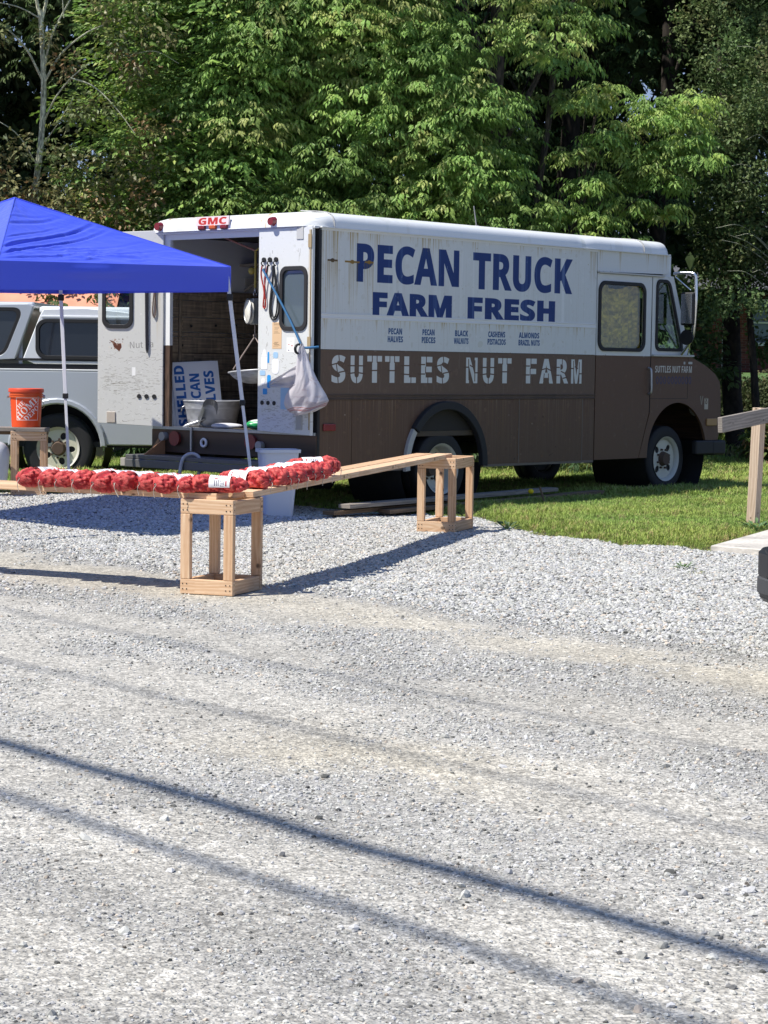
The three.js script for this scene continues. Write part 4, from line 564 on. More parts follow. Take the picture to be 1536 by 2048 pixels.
  side('left_fender', poly([[5.2, 0.55], ...arch(5.74, 0.45, 0.56, Math.PI - 0.18, 0.28, 16), ...nose.slice().reverse(), [5.2, 1.527]]), brownMat, 0.03, -W, true);
  mesh('cab_floor', bx(4.14, 6.3, 0.70, 0.76, -W + 0.03, -0.75), darkIn, van); mesh('cab_floor', bx(4.14, 5.1, 0.45, 0.50, -0.78, -0.04), darkIn, van);
  mesh('dashboard', bx(5.6, 5.95, 1.05, 1.50, -W + 0.05, -0.05, 0.03), darkIn, van); mesh('driver_seat', [bx(4.6, 5.05, 1.05, 1.18, -1.9, -1.4, 0.04), bx(4.5, 4.6, 1.15, 1.85, -1.9, -1.4, 0.04)], blackMat, van); mesh('cab_roof_lining', bx(4.14, 5.44, 2.605, 2.625, -W + 0.03, -0.03), darkIn, van);
  mesh('wheel_well', [T(new THREE.CylinderGeometry(0.585, 0.585, 0.7, 24, 1, true, -Math.PI / 2, Math.PI), 5.74, 0.45, -0.385, Math.PI / 2, 0, 0), bx(5.15, 6.33, 0.45, 1.04, -0.75, -0.735)], blackMat, van);
  mesh('front_bumper', [bx(6.42, 6.70, 0.43, 0.60, -W - 0.02, 0.02, 0.03), bx(6.10, 6.45, 0.44, 0.60, -0.06, 0.015, 0.02)], blackMat, van);
  mesh('side_marker', bx(6.30, 6.50, 0.765, 0.845, 0, 0.018, 0.006), phys({ color: lin(0.42, 0.24, 0.09), roughness: 0.3 }), van);
  mesh('hood_seam', [bx(5.915, 5.921, 1.07, 1.525, -0.01, 0.0015), bx(5.21, 5.915, 1.066, 1.072, -0.01, 0.0015)], std({ color: lin(0.05, 0.04, 0.032), roughness: 0.8 }), van);
  mesh('windscreen_sill', bx(5.21, 5.99, 1.527, 1.55, -0.005, 0.035, 0.006), std({ color: lin(0.5, 0.5, 0.47) }), van);
  { // mirror on its tube arm
    const m = sub('wing_mirror', van);
    mesh('mirror_arm', [tube([V(5.60, 2.43, 0.0), V(5.62, 2.44, 0.10), V(5.64, 2.43, 0.24), V(5.65, 2.36, 0.255), V(5.66, 2.1, 0.255), V(5.70, 1.75, 0.20), V(5.73, 1.555, 0.03)], 0.018, 40, 8, false, 0.3), rod(V(5.67, 2.0, 0.245), V(5.86, 1.55, 0.03), 0.010, 6), rod(V(5.60, 2.40, 0.02), V(5.64, 2.25, 0.20), 0.008, 6)], chrome, m);
    mesh('mirror_head', T(new RoundedBoxGeometry(0.05, 0.36, 0.17, 3, 0.022), 5.635, 2.05, 0.17), blackMat, m); mesh('mirror_glass', bx(5.604, 5.609, 1.89, 2.21, 0.10, 0.24), chrome, m);
    mesh('round_mirror', T(cyl(0.085, 0.07, 0.04, 18), 5.67, 1.74, 0.15, 0, 0, Math.PI / 2), blackMat, m);
  }
  // under the floor
  mesh('chassis', [bx(0.1, 6.4, 0.50, 0.62, -0.75, -0.65), bx(0.1, 6.4, 0.50, 0.62, -1.55, -1.45), rod(V(1.77, 0.40, -2.0), V(1.77, 0.40, -0.2), 0.06, 10), T(new THREE.SphereGeometry(0.17, 16, 12), 1.77, 0.40, -1.1), rod(V(5.74, 0.36, -2.0), V(5.74, 0.36, -0.3), 0.05, 10)], blackMat, van);
  // wheels
  const tyreProf = (R, w, ri) => new THREE.LatheGeometry([[ri, -w * 0.42], [ri + 0.02, -w * 0.5], [R * 0.86, -w * 0.53], [R * 0.97, -w * 0.46], [R, -w * 0.38], [R, -w * 0.05], [R - 0.012, -w * 0.03], [R - 0.012, w * 0.03], [R, w * 0.05], [R, w * 0.38], [R * 0.97, w * 0.46], [R * 0.86, w * 0.53], [ri + 0.02, w * 0.5], [ri, w * 0.42]].map((p) => new THREE.Vector2(...p)), 40);
  const rimTex = dataTex(256, 256, (u, v) => { const d = Math.hypot(u - 0.5, v - 0.5) * 2, n = fbm(u * 12, v * 12, 4, 71), rust = clamp((0.34 - d) * 6 + (n - 0.62) * 3.0); return [mix(0.80, 0.36 * (0.5 + n), rust), mix(0.79, 0.24 * (0.5 + n), rust), mix(0.73, 0.16 * (0.5 + n), rust)]; }, true, false), rimMat = std({ map: rimTex, roughness: 0.6 });
  const disc = (ro, z, holes, hr, rr) => { const s = new THREE.Shape(); s.absarc(0, 0, ro, 0, Math.PI * 2); for (let i = 0; i < holes; i++) { const a = i / holes * 6.283 + 0.5, h = new THREE.Path(); h.absellipse(Math.cos(a) * rr, Math.sin(a) * rr, hr, hr * 0.8, 0, Math.PI * 2, true, a); s.holes.push(h); } return uvXY(ext(s, 0.008, 0.002, 20), -0.23, -0.23, 0.46, 0.46).translate(0, 0, z); };
  globalThis.makeWheel = (name, parent, R, w, ri, z, dish, holes, mats = [rubber, rimMat, blackMat]) => {
    const g = sub(name, parent);
    mesh('tyre', T(tyreProf(R, w, ri), 0, 0, 0, Math.PI / 2), mats[0], g);
    const lip = T(new THREE.LatheGeometry([[ri - 0.004, -w * 0.40], [ri - 0.006, dish], [ri - 0.004, w * 0.40], [ri + 0.014, w * 0.49], [ri + 0.026, w * 0.545]].map((p) => new THREE.Vector2(...p)), 40), 0, 0, 0, Math.PI / 2);
    mesh('rim_lip', lip, std({ color: lin(0.55, 0.54, 0.48), roughness: 0.55 }), g); mesh('rim', disc(ri - 0.004, dish, holes, ri * 0.19, ri * 0.68), mats[1], g);
    mesh('brake_drum', T(cyl(ri * 0.93, ri * 0.93, w * 0.5, 20), 0, 0, dish - w * 0.28, Math.PI / 2), blackMat, g);
    mesh('hub', [T(cyl(ri * 0.30, ri * 0.38, 0.06, 18), 0, 0, dish + 0.035, Math.PI / 2), ...Array.from({ length: 8 }, (_, i) => T(cyl(0.012, 0.012, 0.03, 6), Math.cos(i * 0.785) * ri * 0.48, Math.sin(i * 0.785) * ri * 0.48, dish + 0.02, Math.PI / 2))], std({ color: lin(0.10, 0.065, 0.045), roughness: 0.8 }), g);
    return g;
  };
  const wh = (x, z, dish, back) => { const g = makeWheel('wheel', van, 0.365, 0.21, 0.222, 0, dish, 4); g.position.set(x, 0.40, z); if (back) g.rotation.y = Math.PI; g.rotation.z = 0.35; };
  wh(1.77, -0.14, -0.06); wh(1.77, -0.40, 0.04); wh(5.74, -0.255, 0.055); wh(1.77, -2.06, -0.06, true); wh(1.77, -1.80, 0.04, true); wh(5.74, -1.945, 0.055, true);
}
// ---------- things in and on the van ----------
const woodTex = (seed, base, dark, knots) => canvasTex(1024, 256, (c, w, h) => {
  const r = rng(seed), im = c.createImageData(w, h), K = Array.from({ length: knots }, () => [r() * w, r() * h, 6 + 9 * r()]);
  for (let y = 0; y < h; y++) for (let x = 0; x < w; x++) {
    let yy = y, kn = 0; for (const [kx, ky, kr] of K) { const dx = (x - kx) / 3.2, dy = y - ky, d = Math.hypot(dx, dy) / kr; yy += 10 * Math.exp(-d * d * 0.35) * Math.sign(dy || 1); kn = Math.max(kn, clamp(1.5 - Math.hypot((x - kx) / 1.3, dy) / kr * 1.6)); }
    const g = fbm(x * 0.006 + seed, yy * 0.11, 3, seed), ring = 0.5 + 0.5 * Math.sin(yy * 0.34 + 9 * fbm(x * 0.003, yy * 0.02, 2, seed + 5)), f = vnoise(x * 0.05, y * 0.9, seed + 9);
    const k = clamp(0.40 * g + 0.33 * ring + 0.22 * f), o = (y * w + x) * 4; for (let i = 0; i < 3; i++) im.data[o + i] = mix(mix(base[i], dark[i], k), dark[i] * 0.45, kn * 0.8); im.data[o + 3] = 255;
  }
  c.putImageData(im, 0, 0);
});
const rep = (t) => { t.wrapS = t.wrapT = THREE.RepeatWrapping; return t; };
const newWood = [std({ map: rep(woodTex(3, [234, 207, 174], [190, 146, 108], 11)), roughness: 0.8 }), std({ map: rep(woodTex(4, [226, 195, 158], [176, 130, 94], 8)), roughness: 0.8 })];
const greyWood = std({ map: rep(woodTex(6, [168, 160, 150], [98, 90, 82], 6)), roughness: 0.9 }), postWood = std({ map: rep(woodTex(7, [218, 200, 178], [160, 134, 112], 5)), roughness: 0.85 }), oldWood = std({ map: rep(woodTex(8, [150, 128, 104], [86, 68, 52], 6)), roughness: 0.9 });
const VAN = (x, y, z) => V(-0.608 + x * 0.66724 + z * 0.74484, y, -19.499 - x * 0.74484 + z * 0.66724); // from the van's axes to the world's
const vpos = (x, y, z) => VAN(x, y, z).toArray(), VT = 0.8403;
{ // hanging scale
  const t = thing('hanging_scale', 'white hanging dial scale with metal pan on a yellow strap in the van doorway', 'scale', vpos(0.38, 0, -1.205), VT);
  const strap = std({ color: lin(0.45, 0.36, 0.08), roughness: 0.8 }), strapR = std({ color: lin(0.42, 0.20, 0.15), roughness: 0.8 });
  mesh('strap', [rod(V(0, 2.46, 0), V(0.0, 2.60, -0.44), 0.010, 6)], strapR, t); mesh('strap', [rod(V(0, 2.46, 0), V(0, 2.60, 0.32), 0.010, 6), rod(V(0, 2.46, 0), V(0, 2.10, 0), 0.012, 6), T(new THREE.SphereGeometry(0.035, 10, 8), 0.0, 2.27, -0.05)], strap, t);
  mesh('hook', [T(new THREE.TorusGeometry(0.022, 0.007, 6, 14), 0, 2.05, 0), rod(V(0, 2.11, 0), V(0, 2.06, 0), 0.012, 6)], steel, t);
  const b = sub('scale_body', t); b.position.set(0, 1.885, 0.02); b.rotation.y = -0.50;
  mesh('case', new RoundedBoxGeometry(0.11, 0.25, 0.13, 2, 0.012), std({ color: lin(0.35, 0.36, 0.34), roughness: 0.5, metalness: 0.3 }), b);
  const dialTex = canvasTex(128, 128, (c) => { c.fillStyle = '#eeece2'; c.fillRect(0, 0, 128, 128); c.strokeStyle = '#333'; for (let i = 0; i < 40; i++) { const a = i / 40 * 6.283, q = i % 5 ? 50 : 44; c.lineWidth = i % 5 ? 1 : 2; c.beginPath(); c.moveTo(64 + q * Math.cos(a), 64 + q * Math.sin(a)); c.lineTo(64 + 56 * Math.cos(a), 64 + 56 * Math.sin(a)); c.stroke(); } });
  mesh('dial', [T(cyl(0.115, 0.115, 0.03, 32), -0.07, 0, -0.01, 0, 0, Math.PI / 2), T(new THREE.SphereGeometry(0.135, 24, 10, 0, 6.283, 0, 0.9).scale(1, 0.30, 1), -0.06, 0, -0.01, 0, 0, Math.PI / 2)], std({ map: dialTex, roughness: 0.35 }), b);
  mesh('dial_rim', T(new THREE.TorusGeometry(0.116, 0.008, 8, 32), -0.085, 0, -0.01, 0, Math.PI / 2), steel, b);
  mesh('pan_chain', [rod(V(0, 1.755, 0), V(0, 1.655, 0), 0.006, 6), rod(V(0, 1.65, 0), V(-0.02, 1.335, -0.27), 0.007, 6), rod(V(0, 1.65, 0), V(0.02, 1.31, 0.25), 0.007, 6), T(new THREE.TorusGeometry(0.018, 0.005, 6, 12), 0, 1.655, 0)], std({ color: lin(0.42, 0.34, 0.30), roughness: 0.7 }), t);
  const pan = new THREE.SphereGeometry(0.30, 28, 10, 0, 6.283, Math.PI * 0.62, Math.PI * 0.38); pan.scale(0.75, 0.62, 1.0); mesh('pan', [T(pan, 0, 1.385, -0.0, -0.08), T(new THREE.TorusGeometry(0.282, 0.010, 6, 30), 0, 1.318, 0, Math.PI / 2 - 0.08).scale(0.75, 1, 1)], (() => { const m = galv.clone(); m.side = THREE.DoubleSide; return m; })(), t);
}
{ // sign boards leaning in the van
  const tex = canvasTex(512, 700, (c, w, h) => {
    c.fillStyle = '#e3e6ec'; c.fillRect(0, 0, w, h); c.fillStyle = '#1f5fae'; c.save(); c.rotate(-Math.PI / 2); // reads upwards
    c.strokeStyle = '#1f5fae'; HEAVY = 5; fitText(c, 'SHELLED', -690, 130, 660, 104); fitText(c, 'PECAN', -560, 290, 440, 104); fitText(c, 'HALVES', -640, 448, 540, 104); HEAVY = 0; c.restore();
  });
  const white = std({ color: lin(0.75, 0.77, 0.8), roughness: 0.5 }), plain = std({ color: lin(0.68, 0.69, 0.70), roughness: 0.6 });
  const mk = (name, label, dx, m, z) => { const t = tag(mesh(name, uvXY(bx(-0.25, 0.25, 0, 0.64, -0.006, 0.006, 0.002), -0.25, 0, 0.5, 0.64), m), label, 'sign board', 'sign boards leaning inside the step van'); t.position.copy(VAN(0.375 + dx, 0.77, -1.94 + z)); t.rotation.set(-0.16, VT - 0.35, 0.05, 'YXZ'); };
  mk('sign_board', 'white sign board with blue shelled pecan lettering turned on its side', 0.0, std({ map: tex, roughness: 0.45 }), 0); mk('sign_board', 'plain back sign board, only its edge showing behind the lettered one', -0.045, plain, -0.035); mk('sign_board', 'plain middle sign board, its edge just behind the lettered one', -0.02, white, -0.02);
}
{ // tub and scoop
  const t = thing('galvanised_tub', 'round galvanised metal tub with side handles on the van floor', 'tub', vpos(0.36, 0.772, -1.765), VT + 0.5);
  t.scale.set(0.93, 1, 0.93); const s = V(1, 1, 1), lathe = new THREE.LatheGeometry([[0.0, 0.012], [0.235, 0.012], [0.24, 0], [0.25, 0.01], [0.262, 0.07], [0.266, 0.075], [0.264, 0.082], [0.285, 0.17], [0.29, 0.176], [0.288, 0.184], [0.305, 0.245], [0.314, 0.252], [0.306, 0.262], [0.296, 0.25], [0.24, 0.02], [0, 0.02]].map((p) => new THREE.Vector2(...p)), 40);
  mesh('tub_body', lathe, (() => { const m = galv.clone(); m.side = THREE.DoubleSide; return m; })(), t);
  for (const a of [0.2, Math.PI + 0.2]) { const g = tube([V(0.29, 0.20, -0.06), V(0.315, 0.185, -0.058), V(0.32, 0.15, -0.03), V(0.32, 0.145, 0.03), V(0.315, 0.185, 0.058), V(0.29, 0.20, 0.06)], 0.008, 20, 6); g.rotateY(a + 1.75); mesh('tub_handle', g, steel, t); }
  const q = thing('metal_scoop', 'shiny metal feed scoop lying against the galvanised tub', 'scoop', vpos(0.10, 0.80, -1.66), VT);
  const P = new THREE.CylinderGeometry(0.075, 0.09, 0.26, 24, 6, true, Math.PI * 0.4, Math.PI * 1.2); const back = new THREE.SphereGeometry(0.09, 16, 8, 0, 6.283, Math.PI / 2, Math.PI / 2); back.scale(1, 0.4, 1); back.translate(0, -0.13, 0);
  const body = [P, back]; const gg = merge(body); gg.rotateZ(0.5); gg.rotateX(0.95); gg.translate(0.02, 0.12, 0.10); const sm = steel.clone(); sm.side = THREE.DoubleSide; mesh('scoop_bowl', gg, sm, q);
  mesh('scoop_handle', tube([V(0.05, 0.06, 0.02), V(0.0, 0.02, -0.05), V(-0.06, -0.02, -0.14), V(-0.08, -0.09, -0.20)], 0.016, 12, 8), steel, q);
}
{ // packets on the van floor
  const tx = canvasTex(128, 64, (c) => { const r = rng(12); c.fillStyle = '#dfe6e0'; c.fillRect(0, 0, 128, 64); c.fillStyle = '#1f9a55'; c.fillRect(0, 18, 90, 34); c.fillStyle = '#f4f7f4'; for (let i = 0; i < 9; i++) c.fillRect(8 + r() * 80, 22 + r() * 24, 16, 3); });
  const soft = (sx_, sy_, sz, seed) => { const g = new THREE.SphereGeometry(0.5, 24, 14), p = g.attributes.position; for (let i = 0; i < p.count; i++) { const x = p.getX(i), y = p.getY(i), z = p.getZ(i), k = 1 + 0.25 * (fbm(x * 4 + seed, z * 4 + y * 3, 3, seed) - 0.5); p.setXYZ(i, Math.sign(x) * Math.pow(Math.abs(x * 2), 0.7) / 2 * sx_ * k, (y * k + 0.3) * sy_, Math.sign(z) * Math.pow(Math.abs(z * 2), 0.7) / 2 * sz * k); } g.computeVertexNormals(); return g; };
  tag(Object.assign(mesh('plastic_packet', soft(0.30, 0.10, 0.2, 3), phys({ map: tx, roughness: 0.35 })), { }), 'green and white plastic packet on the van floor by the doorway', 'packet').position.copy(VAN(0.22, 0.79, -0.93));
  tag(mesh('paper_packet', soft(0.3, 0.05, 0.16, 7), std({ color: lin(0.62, 0.62, 0.66), roughness: 0.7 })), 'flat white packet lying on the van floor between scoop and canopy leg', 'packet').position.copy(VAN(0.10, 0.785, -1.30));
}
// cords on the doors, blue elastic cord and plastic bag
const DR = (x, y, z) => VAN(-0.045 - z, y, -0.70 + x); // right door's own axes
{
  const cord = (name, label, pts, r, col) => tag(mesh(name, pts.map((p) => tube(p.map((q) => DR(...q)), r, 40, 6)), std({ color: col, roughness: 0.7 })), label, 'cord');
  cord('elastic_cord', 'red elastic cord looped from the first hook on the van door', [[[0.08, 2.285, 0.07], [0.06, 2.20, 0.06], [0.09, 2.05, 0.05], [0.075, 1.92, 0.045], [0.10, 1.90, 0.045], [0.11, 1.96, 0.05], [0.10, 2.06, 0.055], [0.12, 2.2, 0.06], [0.15, 2.285, 0.07]]], 0.007, lin(0.42, 0.03, 0.02));
  cord('elastic_cord', 'black elastic cord hanging in a long loop from the third door hook', [[[0.23, 2.285, 0.07], [0.20, 2.15, 0.055], [0.16, 1.92, 0.045], [0.17, 1.82, 0.042], [0.22, 1.795, 0.042], [0.27, 1.86, 0.045], [0.275, 2.0, 0.05], [0.24, 2.2, 0.06], [0.235, 2.285, 0.07]], [[0.225, 2.285, 0.075], [0.21, 2.12, 0.06], [0.175, 1.93, 0.05], [0.19, 1.84, 0.046], [0.225, 1.815, 0.046], [0.255, 1.88, 0.05], [0.262, 2.0, 0.055], [0.235, 2.2, 0.065], [0.232, 2.285, 0.075]], [[0.155, 2.285, 0.07], [0.125, 2.2, 0.06], [0.10, 2.26, 0.07]]], 0.008, lin(0.015, 0.017, 0.02));
  cord('elastic_cord', 'blue elastic cord stretched slantwise across the right van door', [[[0.10, 2.25, 0.08], [0.30, 1.99, 0.075], [0.45, 1.78, 0.07], [0.585, 1.575, 0.075], [0.60, 1.55, 0.08]], [[0.60, 1.55, 0.08], [0.64, 1.54, 0.07], [0.70, 1.545, 0.02], [0.72, 1.55, -0.02]]], 0.011, lin(0.03, 0.14, 0.30));
  const DL = (x, y, z) => { const a = -0.2838 - 0.8403, o = V(x * Math.cos(a) + z * Math.sin(a), y + 0.02, -x * Math.sin(a) + z * Math.cos(a)); return VAN(o.x - 0.307, o.y, o.z - 2.66); };
  tag(mesh('elastic_cord', [tube([[0.60, 2.15], [0.585, 2.0], [0.575, 1.86], [0.59, 1.80], [0.605, 1.86], [0.60, 2.0], [0.61, 2.15]].map(([x, y]) => DL(x, y, 0.045)), 0.007, 40, 6)], std({ color: lin(0.16, 0.11, 0.09), roughness: 0.7 })), 'brown elastic cord hanging beside the left van door edge', 'cord');
  tag(mesh('elastic_cord', [tube([[0.50, 2.2], [0.505, 1.9], [0.51, 1.60], [0.515, 1.47], [0.525, 1.5], [0.522, 1.7], [0.52, 2.2]].map(([x, y]) => DL(x, y, 0.045)), 0.009, 40, 6)], std({ color: lin(0.02, 0.02, 0.03), roughness: 0.7 })), 'black strap hanging doubled down the left van door', 'cord');
  // plastic bag of folded net bags
  const t = thing('plastic_bag', 'clear plastic bag with red stripes hanging from the blue cord', 'plastic bag', VAN(-0.15, 1.565, -0.07).toArray(), 0.12);
  const rows = [[0, -0.012, 0.012], [-0.07, -0.028, 0.034], [-0.16, -0.034, 0.066], [-0.25, -0.045, 0.10], [-0.35, -0.075, 0.142], [-0.43, -0.112, 0.178], [-0.485, -0.122, 0.196], [-0.53, -0.112, 0.176], [-0.57, -0.088, 0.105], [-0.60, -0.052, -0.02]];
  const N = 24, M = 36, film = (side) => {
    const P = [], U = [], I = [];
    for (let j = 0; j <= M; j++) { const s = j / M * (rows.length - 1), k = Math.min(rows.length - 2, Math.floor(s)), f = s - k, y = mix(rows[k][0], rows[k + 1][0], f), l = mix(rows[k][1], rows[k + 1][1], f), w = mix(rows[k][2], rows[k + 1][2], f); for (let i = 0; i <= N; i++) { const u = i / N, bulge = Math.pow(Math.max(0, 1 - Math.pow(u * 2 - 1, 4)), 0.6) * (0.014 + 0.05 * sstep(0.05, 0.6, j / M)) * sstep(1.02, 0.9, j / M), n = (fbm(u * 5 + side, j * 0.16 + u * 2, 3, 17) - 0.5) * 0.05 * Math.sin(Math.PI * u); P.push(mix(l, w, u), y + 0.012 * Math.sin(u * 9 + j * 0.2), side * (bulge + n)); U.push(u, 1 - j / M); if (i < N && j < M) { const a = j * (N + 1) + i, b = a + N + 1; I.push(a, b, a + 1, a + 1, b, b + 1); } } }
    const g = new THREE.BufferGeometry(); g.setAttribute('position', new THREE.Float32BufferAttribute(P, 3)); g.setAttribute('uv', new THREE.Float32BufferAttribute(U, 2)); g.setIndex(I); g.computeVertexNormals(); return g;
  };
  const filmTex = canvasTex(256, 384, (c) => { const r = rng(33); c.fillStyle = '#e6e2e5'; c.fillRect(0, 0, 256, 384); c.fillStyle = '#e6e6ee'; c.beginPath(); c.moveTo(90, 0); c.lineTo(256, 0); c.lineTo(256, 240); c.lineTo(140, 250); c.fill(); c.fillStyle = '#d6cfd3'; c.fillRect(120, 250, 136, 60); c.strokeStyle = '#b4524f'; for (const [y, w] of [[300, 5], [312, 3], [322, 6]]) { c.lineWidth = w; c.beginPath(); c.moveTo(0, y + 26); c.lineTo(256, y - 26); c.stroke(); } for (let i = 0; i < 60; i++) { c.fillStyle = r() < 0.5 ? '#f0eef2' : '#bfb0b5'; c.globalAlpha = 0.35; c.fillRect(r() * 256, r() * 384, 10 + r() * 40, 2 + r() * 8); } c.globalAlpha = 1; });
  const filmMat = phys({ map: filmTex, roughness: 0.85, transmission: 0.5, thickness: 0, side: THREE.DoubleSide, clearcoat: 0.7, clearcoatRoughness: 0.18 });
  t.scale.set(1.28, 1.05, 1.1); mesh('bag_film', [film(1), film(-1)], filmMat, t);
  mesh('folded_bags', [T(new RoundedBoxGeometry(0.17, 0.19, 0.03, 2, 0.012), 0.02, -0.43, 0, 0, 0, 0.25)], std({ color: lin(0.50, 0.36, 0.36), roughness: 0.7 }), t);
  const fl = new THREE.PlaneGeometry(0.20, 0.17, 18, 12), fp = fl.attributes.position; for (let i = 0; i < fp.count; i++) { const x = fp.getX(i), y = fp.getY(i), u = (x + 0.10) / 0.2; fp.setZ(i, 0.022 * Math.sin(x * 34 + y * 26) + 0.015 * Math.sin(y * 70)); fp.setY(i, y * (0.28 + 0.9 * u) + 0.07 * u); } fl.computeVertexNormals();
  mesh('bag_flap', T(fl, -0.125, -0.34, 0.01), phys({ color: lin(0.55, 0.52, 0.55), roughness: 0.8, transmission: 0.5, thickness: 0, side: THREE.DoubleSide, clearcoat: 0.5, clearcoatRoughness: 0.25 }), t);
  mesh('bag_loop', T(new THREE.TorusGeometry(0.040, 0.010, 8, 18), -0.02, -0.035, 0.0, 0, 0.8, 0), blackMat, t);
}
// ---------- stands, planks and bags of nuts ----------
function makeStand(label, W, D, H, pos, turn, leg = 0.064) {
  const t = thing('wooden_stand', label, 'stand', pos, turn, 'lumber box stands'), th = 0.038, rail = 0.089; // front at z = 0, depth towards -z
  let k = Math.abs(Math.round(pos[0] * 100)) * 0.13; const part = (n, L, h, d, x, y, z, ry, rz, m = 0) => { const o = mesh(n, lumber(L, h, d, k += 0.217), newWood[m], t); o.position.set(x, y, z); o.rotation.set(0, ry, rz); };
  for (const z of [-th / 2, -D + th / 2]) { part('rail', W, rail, th, W / 2, H - rail / 2, z, 0, 0, z > -0.1 ? 0 : 1); part('rail', W, rail, th, W / 2, rail / 2, z, 0, 0, z > -0.1 ? 0 : 1); for (const x of [leg / 2, W - leg / 2]) part('leg', H - 2 * rail - 0.002, leg, th, x, H / 2, z, 0, Math.PI / 2, x < 0.1 ? 0 : 1); }
  for (const x of [th / 2 + 0.003, W - th / 2 - 0.003]) for (const y of [H - rail / 2 - 0.002, rail / 2 + 0.001]) part('rail', D - 2 * th - 0.002, rail - 0.004, th, x, y, -D / 2, Math.PI / 2, 0, 1);
  const nails = []; for (const x of [0.018, 0.045, W - 0.045, W - 0.018]) for (const y of [H - 0.030, H - 0.066, 0.030, 0.062]) nails.push(T(cyl(0.004, 0.004, 0.003, 8), x, y, 0.0005, Math.PI / 2)); for (const z of [-0.02, -D + 0.02]) for (const y of [H - 0.025, H - 0.06, 0.03, 0.065]) nails.push(T(cyl(0.004, 0.004, 0.004, 8), W - 0.0005, y, z, 0, 0, Math.PI / 2));
  mesh('nail_heads', nails, std({ color: lin(0.06, 0.045, 0.035), roughness: 0.6, metalness: 0.4 }), t).userData.kind = 'stuff';
  return t;
}
makeStand('lumber box stand holding the corner where the two plank counters meet', 0.352, 0.43, 0.575, [-1.23, landY(-1.05, -13.1) + 0.001, -13.0], -0.375);
makeStand('lumber box stand at the far empty end of the plank counter', 0.33, 0.60, 0.621, [0.274, landY(0.5, -18.1) + 0.005, -17.965], -0.30, 0.064);
makeStand('lumber box stand under the orange bucket', 0.33, 0.36, 0.60, [-3.47, landY(-3.3, -20) + 0.0, -19.98], 0.12, 0.06);
makeStand('lumber box stand that carries the outer end of the front planks', 0.352, 0.43, 0.575, [-3.35, landY(-3.2, -14.1), -14.12], -0.485);
const P1 = V(-1.008, 0, -12.935), U1 = V(-0.885, 0, -0.466), Q1 = V(0.466, 0, -0.885); // plank counter one: corner, along, across (away)
const P2 = V(-0.795, 0, -13.19), U2 = V(0.2652, 0, -0.9642), Q2 = V(-0.9642, 0, -0.2652); // counter two: near right corner, along, across (leftwards)
function plank(name, label, a, b, w, h, y, m, group) { const L = a.distanceTo(b), o = tag(mesh(name, lumber(L, h, w, L * 0.37 + a.x), m), label, 'plank', group); between(o, a.clone().setY(y), b.clone().setY(y)); return o; }
const PL = 'planks of the two bag counters';
const along = (p, u, s, q, t) => p.clone().addScaledVector(u, s).addScaledVector(q, t);
plank('plank_board', 'near plank of the front counter, its lit edge under the row of red bags', along(P1, U1, 0, Q1, 0.07), along(P1, U1, 2.75, Q1, 0.07), 0.14, 0.038, 0.595, newWood[0], PL);
plank('plank_board', 'back plank of the front counter, hidden under the red bags', along(P1, U1, -0.02, Q1, 0.222), along(P1, U1, 2.7, Q1, 0.222), 0.14, 0.038, 0.595, newWood[1], PL);
{ const a = along(P2, U2, -0.02, Q2, 0.07), b = along(P2, U2, 5.14, Q2, 0.07), c = along(P2, U2, 0.03, Q2, 0.222), d = along(P2, U2, 5.06, Q2, 0.222); a.y = c.y = 0.596; b.y = d.y = 0.642;
  const o1 = tag(mesh('plank_board', lumber(a.distanceTo(b), 0.038, 0.14, 0.3), newWood[0]), 'outer plank of the counter running back to the far stand', 'plank', PL); between(o1, a, b); const o2 = tag(mesh('plank_board', lumber(c.distanceTo(d), 0.038, 0.14, 0.77), newWood[1]), 'inner plank of the counter running back to the far stand', 'plank', PL); between(o2, c, d); }
plank('plank_board', 'weathered board under the orange bucket', V(-4.4, 0, -20.17), V(-3.14, 0, -20.05), 0.19, 0.038, 0.752 + 0.0, greyWood, null);
plank('plank_board', 'lower weathered board on the stand under the orange bucket', V(-4.3, 0, -20.24), V(-3.16, 0, -20.13), 0.16, 0.03, 0.715, oldWood, null);
const netMats = (() => { // red net: fine crossing threads over the nuts
  const map = dataTex(256, 256, (u, v) => { const a = Math.abs(Math.sin((u * 18 + v * 9) * Math.PI)), b = Math.abs(Math.sin((u * 18 - v * 9) * Math.PI)), t = Math.max(1 - a * 2.2, 1 - b * 2.2, 0), n = 0.8 + 0.4 * fbm(u * 20, v * 20, 2, 3, 20); return [mix(0.96, 0.82, t) * n, mix(0.9, 0.30, t) * n, mix(0.9, 0.30, t) * n]; }, true);
  const bump = dataTex(256, 256, (u, v) => Math.max(1 - Math.abs(Math.sin((u * 18 + v * 9) * Math.PI)) * 2.2, 1 - Math.abs(Math.sin((u * 18 - v * 9) * Math.PI)) * 2.2, 0));
  return phys({ map, bumpMap: bump, bumpScale: 0.001, vertexColors: true, roughness: 0.55, sheen: 0.3, sheenColor: lin(1, 0.3, 0.3) });
})();
const labelTex = canvasTex(512, 256, (c) => { const r = rng(44); c.fillStyle = '#efedef'; c.fillRect(0, 0, 512, 256); for (let k = 0; k < 3; k++) { const o = k * 170; c.fillStyle = '#2a2747'; for (let i = 0; i < 6; i++) { c.fillRect(o + 14 + i * 20, 70, 5, 44); c.fillRect(o + 14 + i * 20, r() < 0.5 ? 70 : 108, 15, 7); } c.fillStyle = '#3a3450'; for (let i = 0; i < 3; i++) c.fillRect(o + 20, 134 + i * 22, 60 + r() * 50, 9); c.fillStyle = '#b8323a'; c.fillRect(o + 16, 36, 80, 16); c.fillRect(o + 120, 150, 22, 40); } });
const labelMat = std({ map: labelTex, roughness: 0.6, side: THREE.DoubleSide });
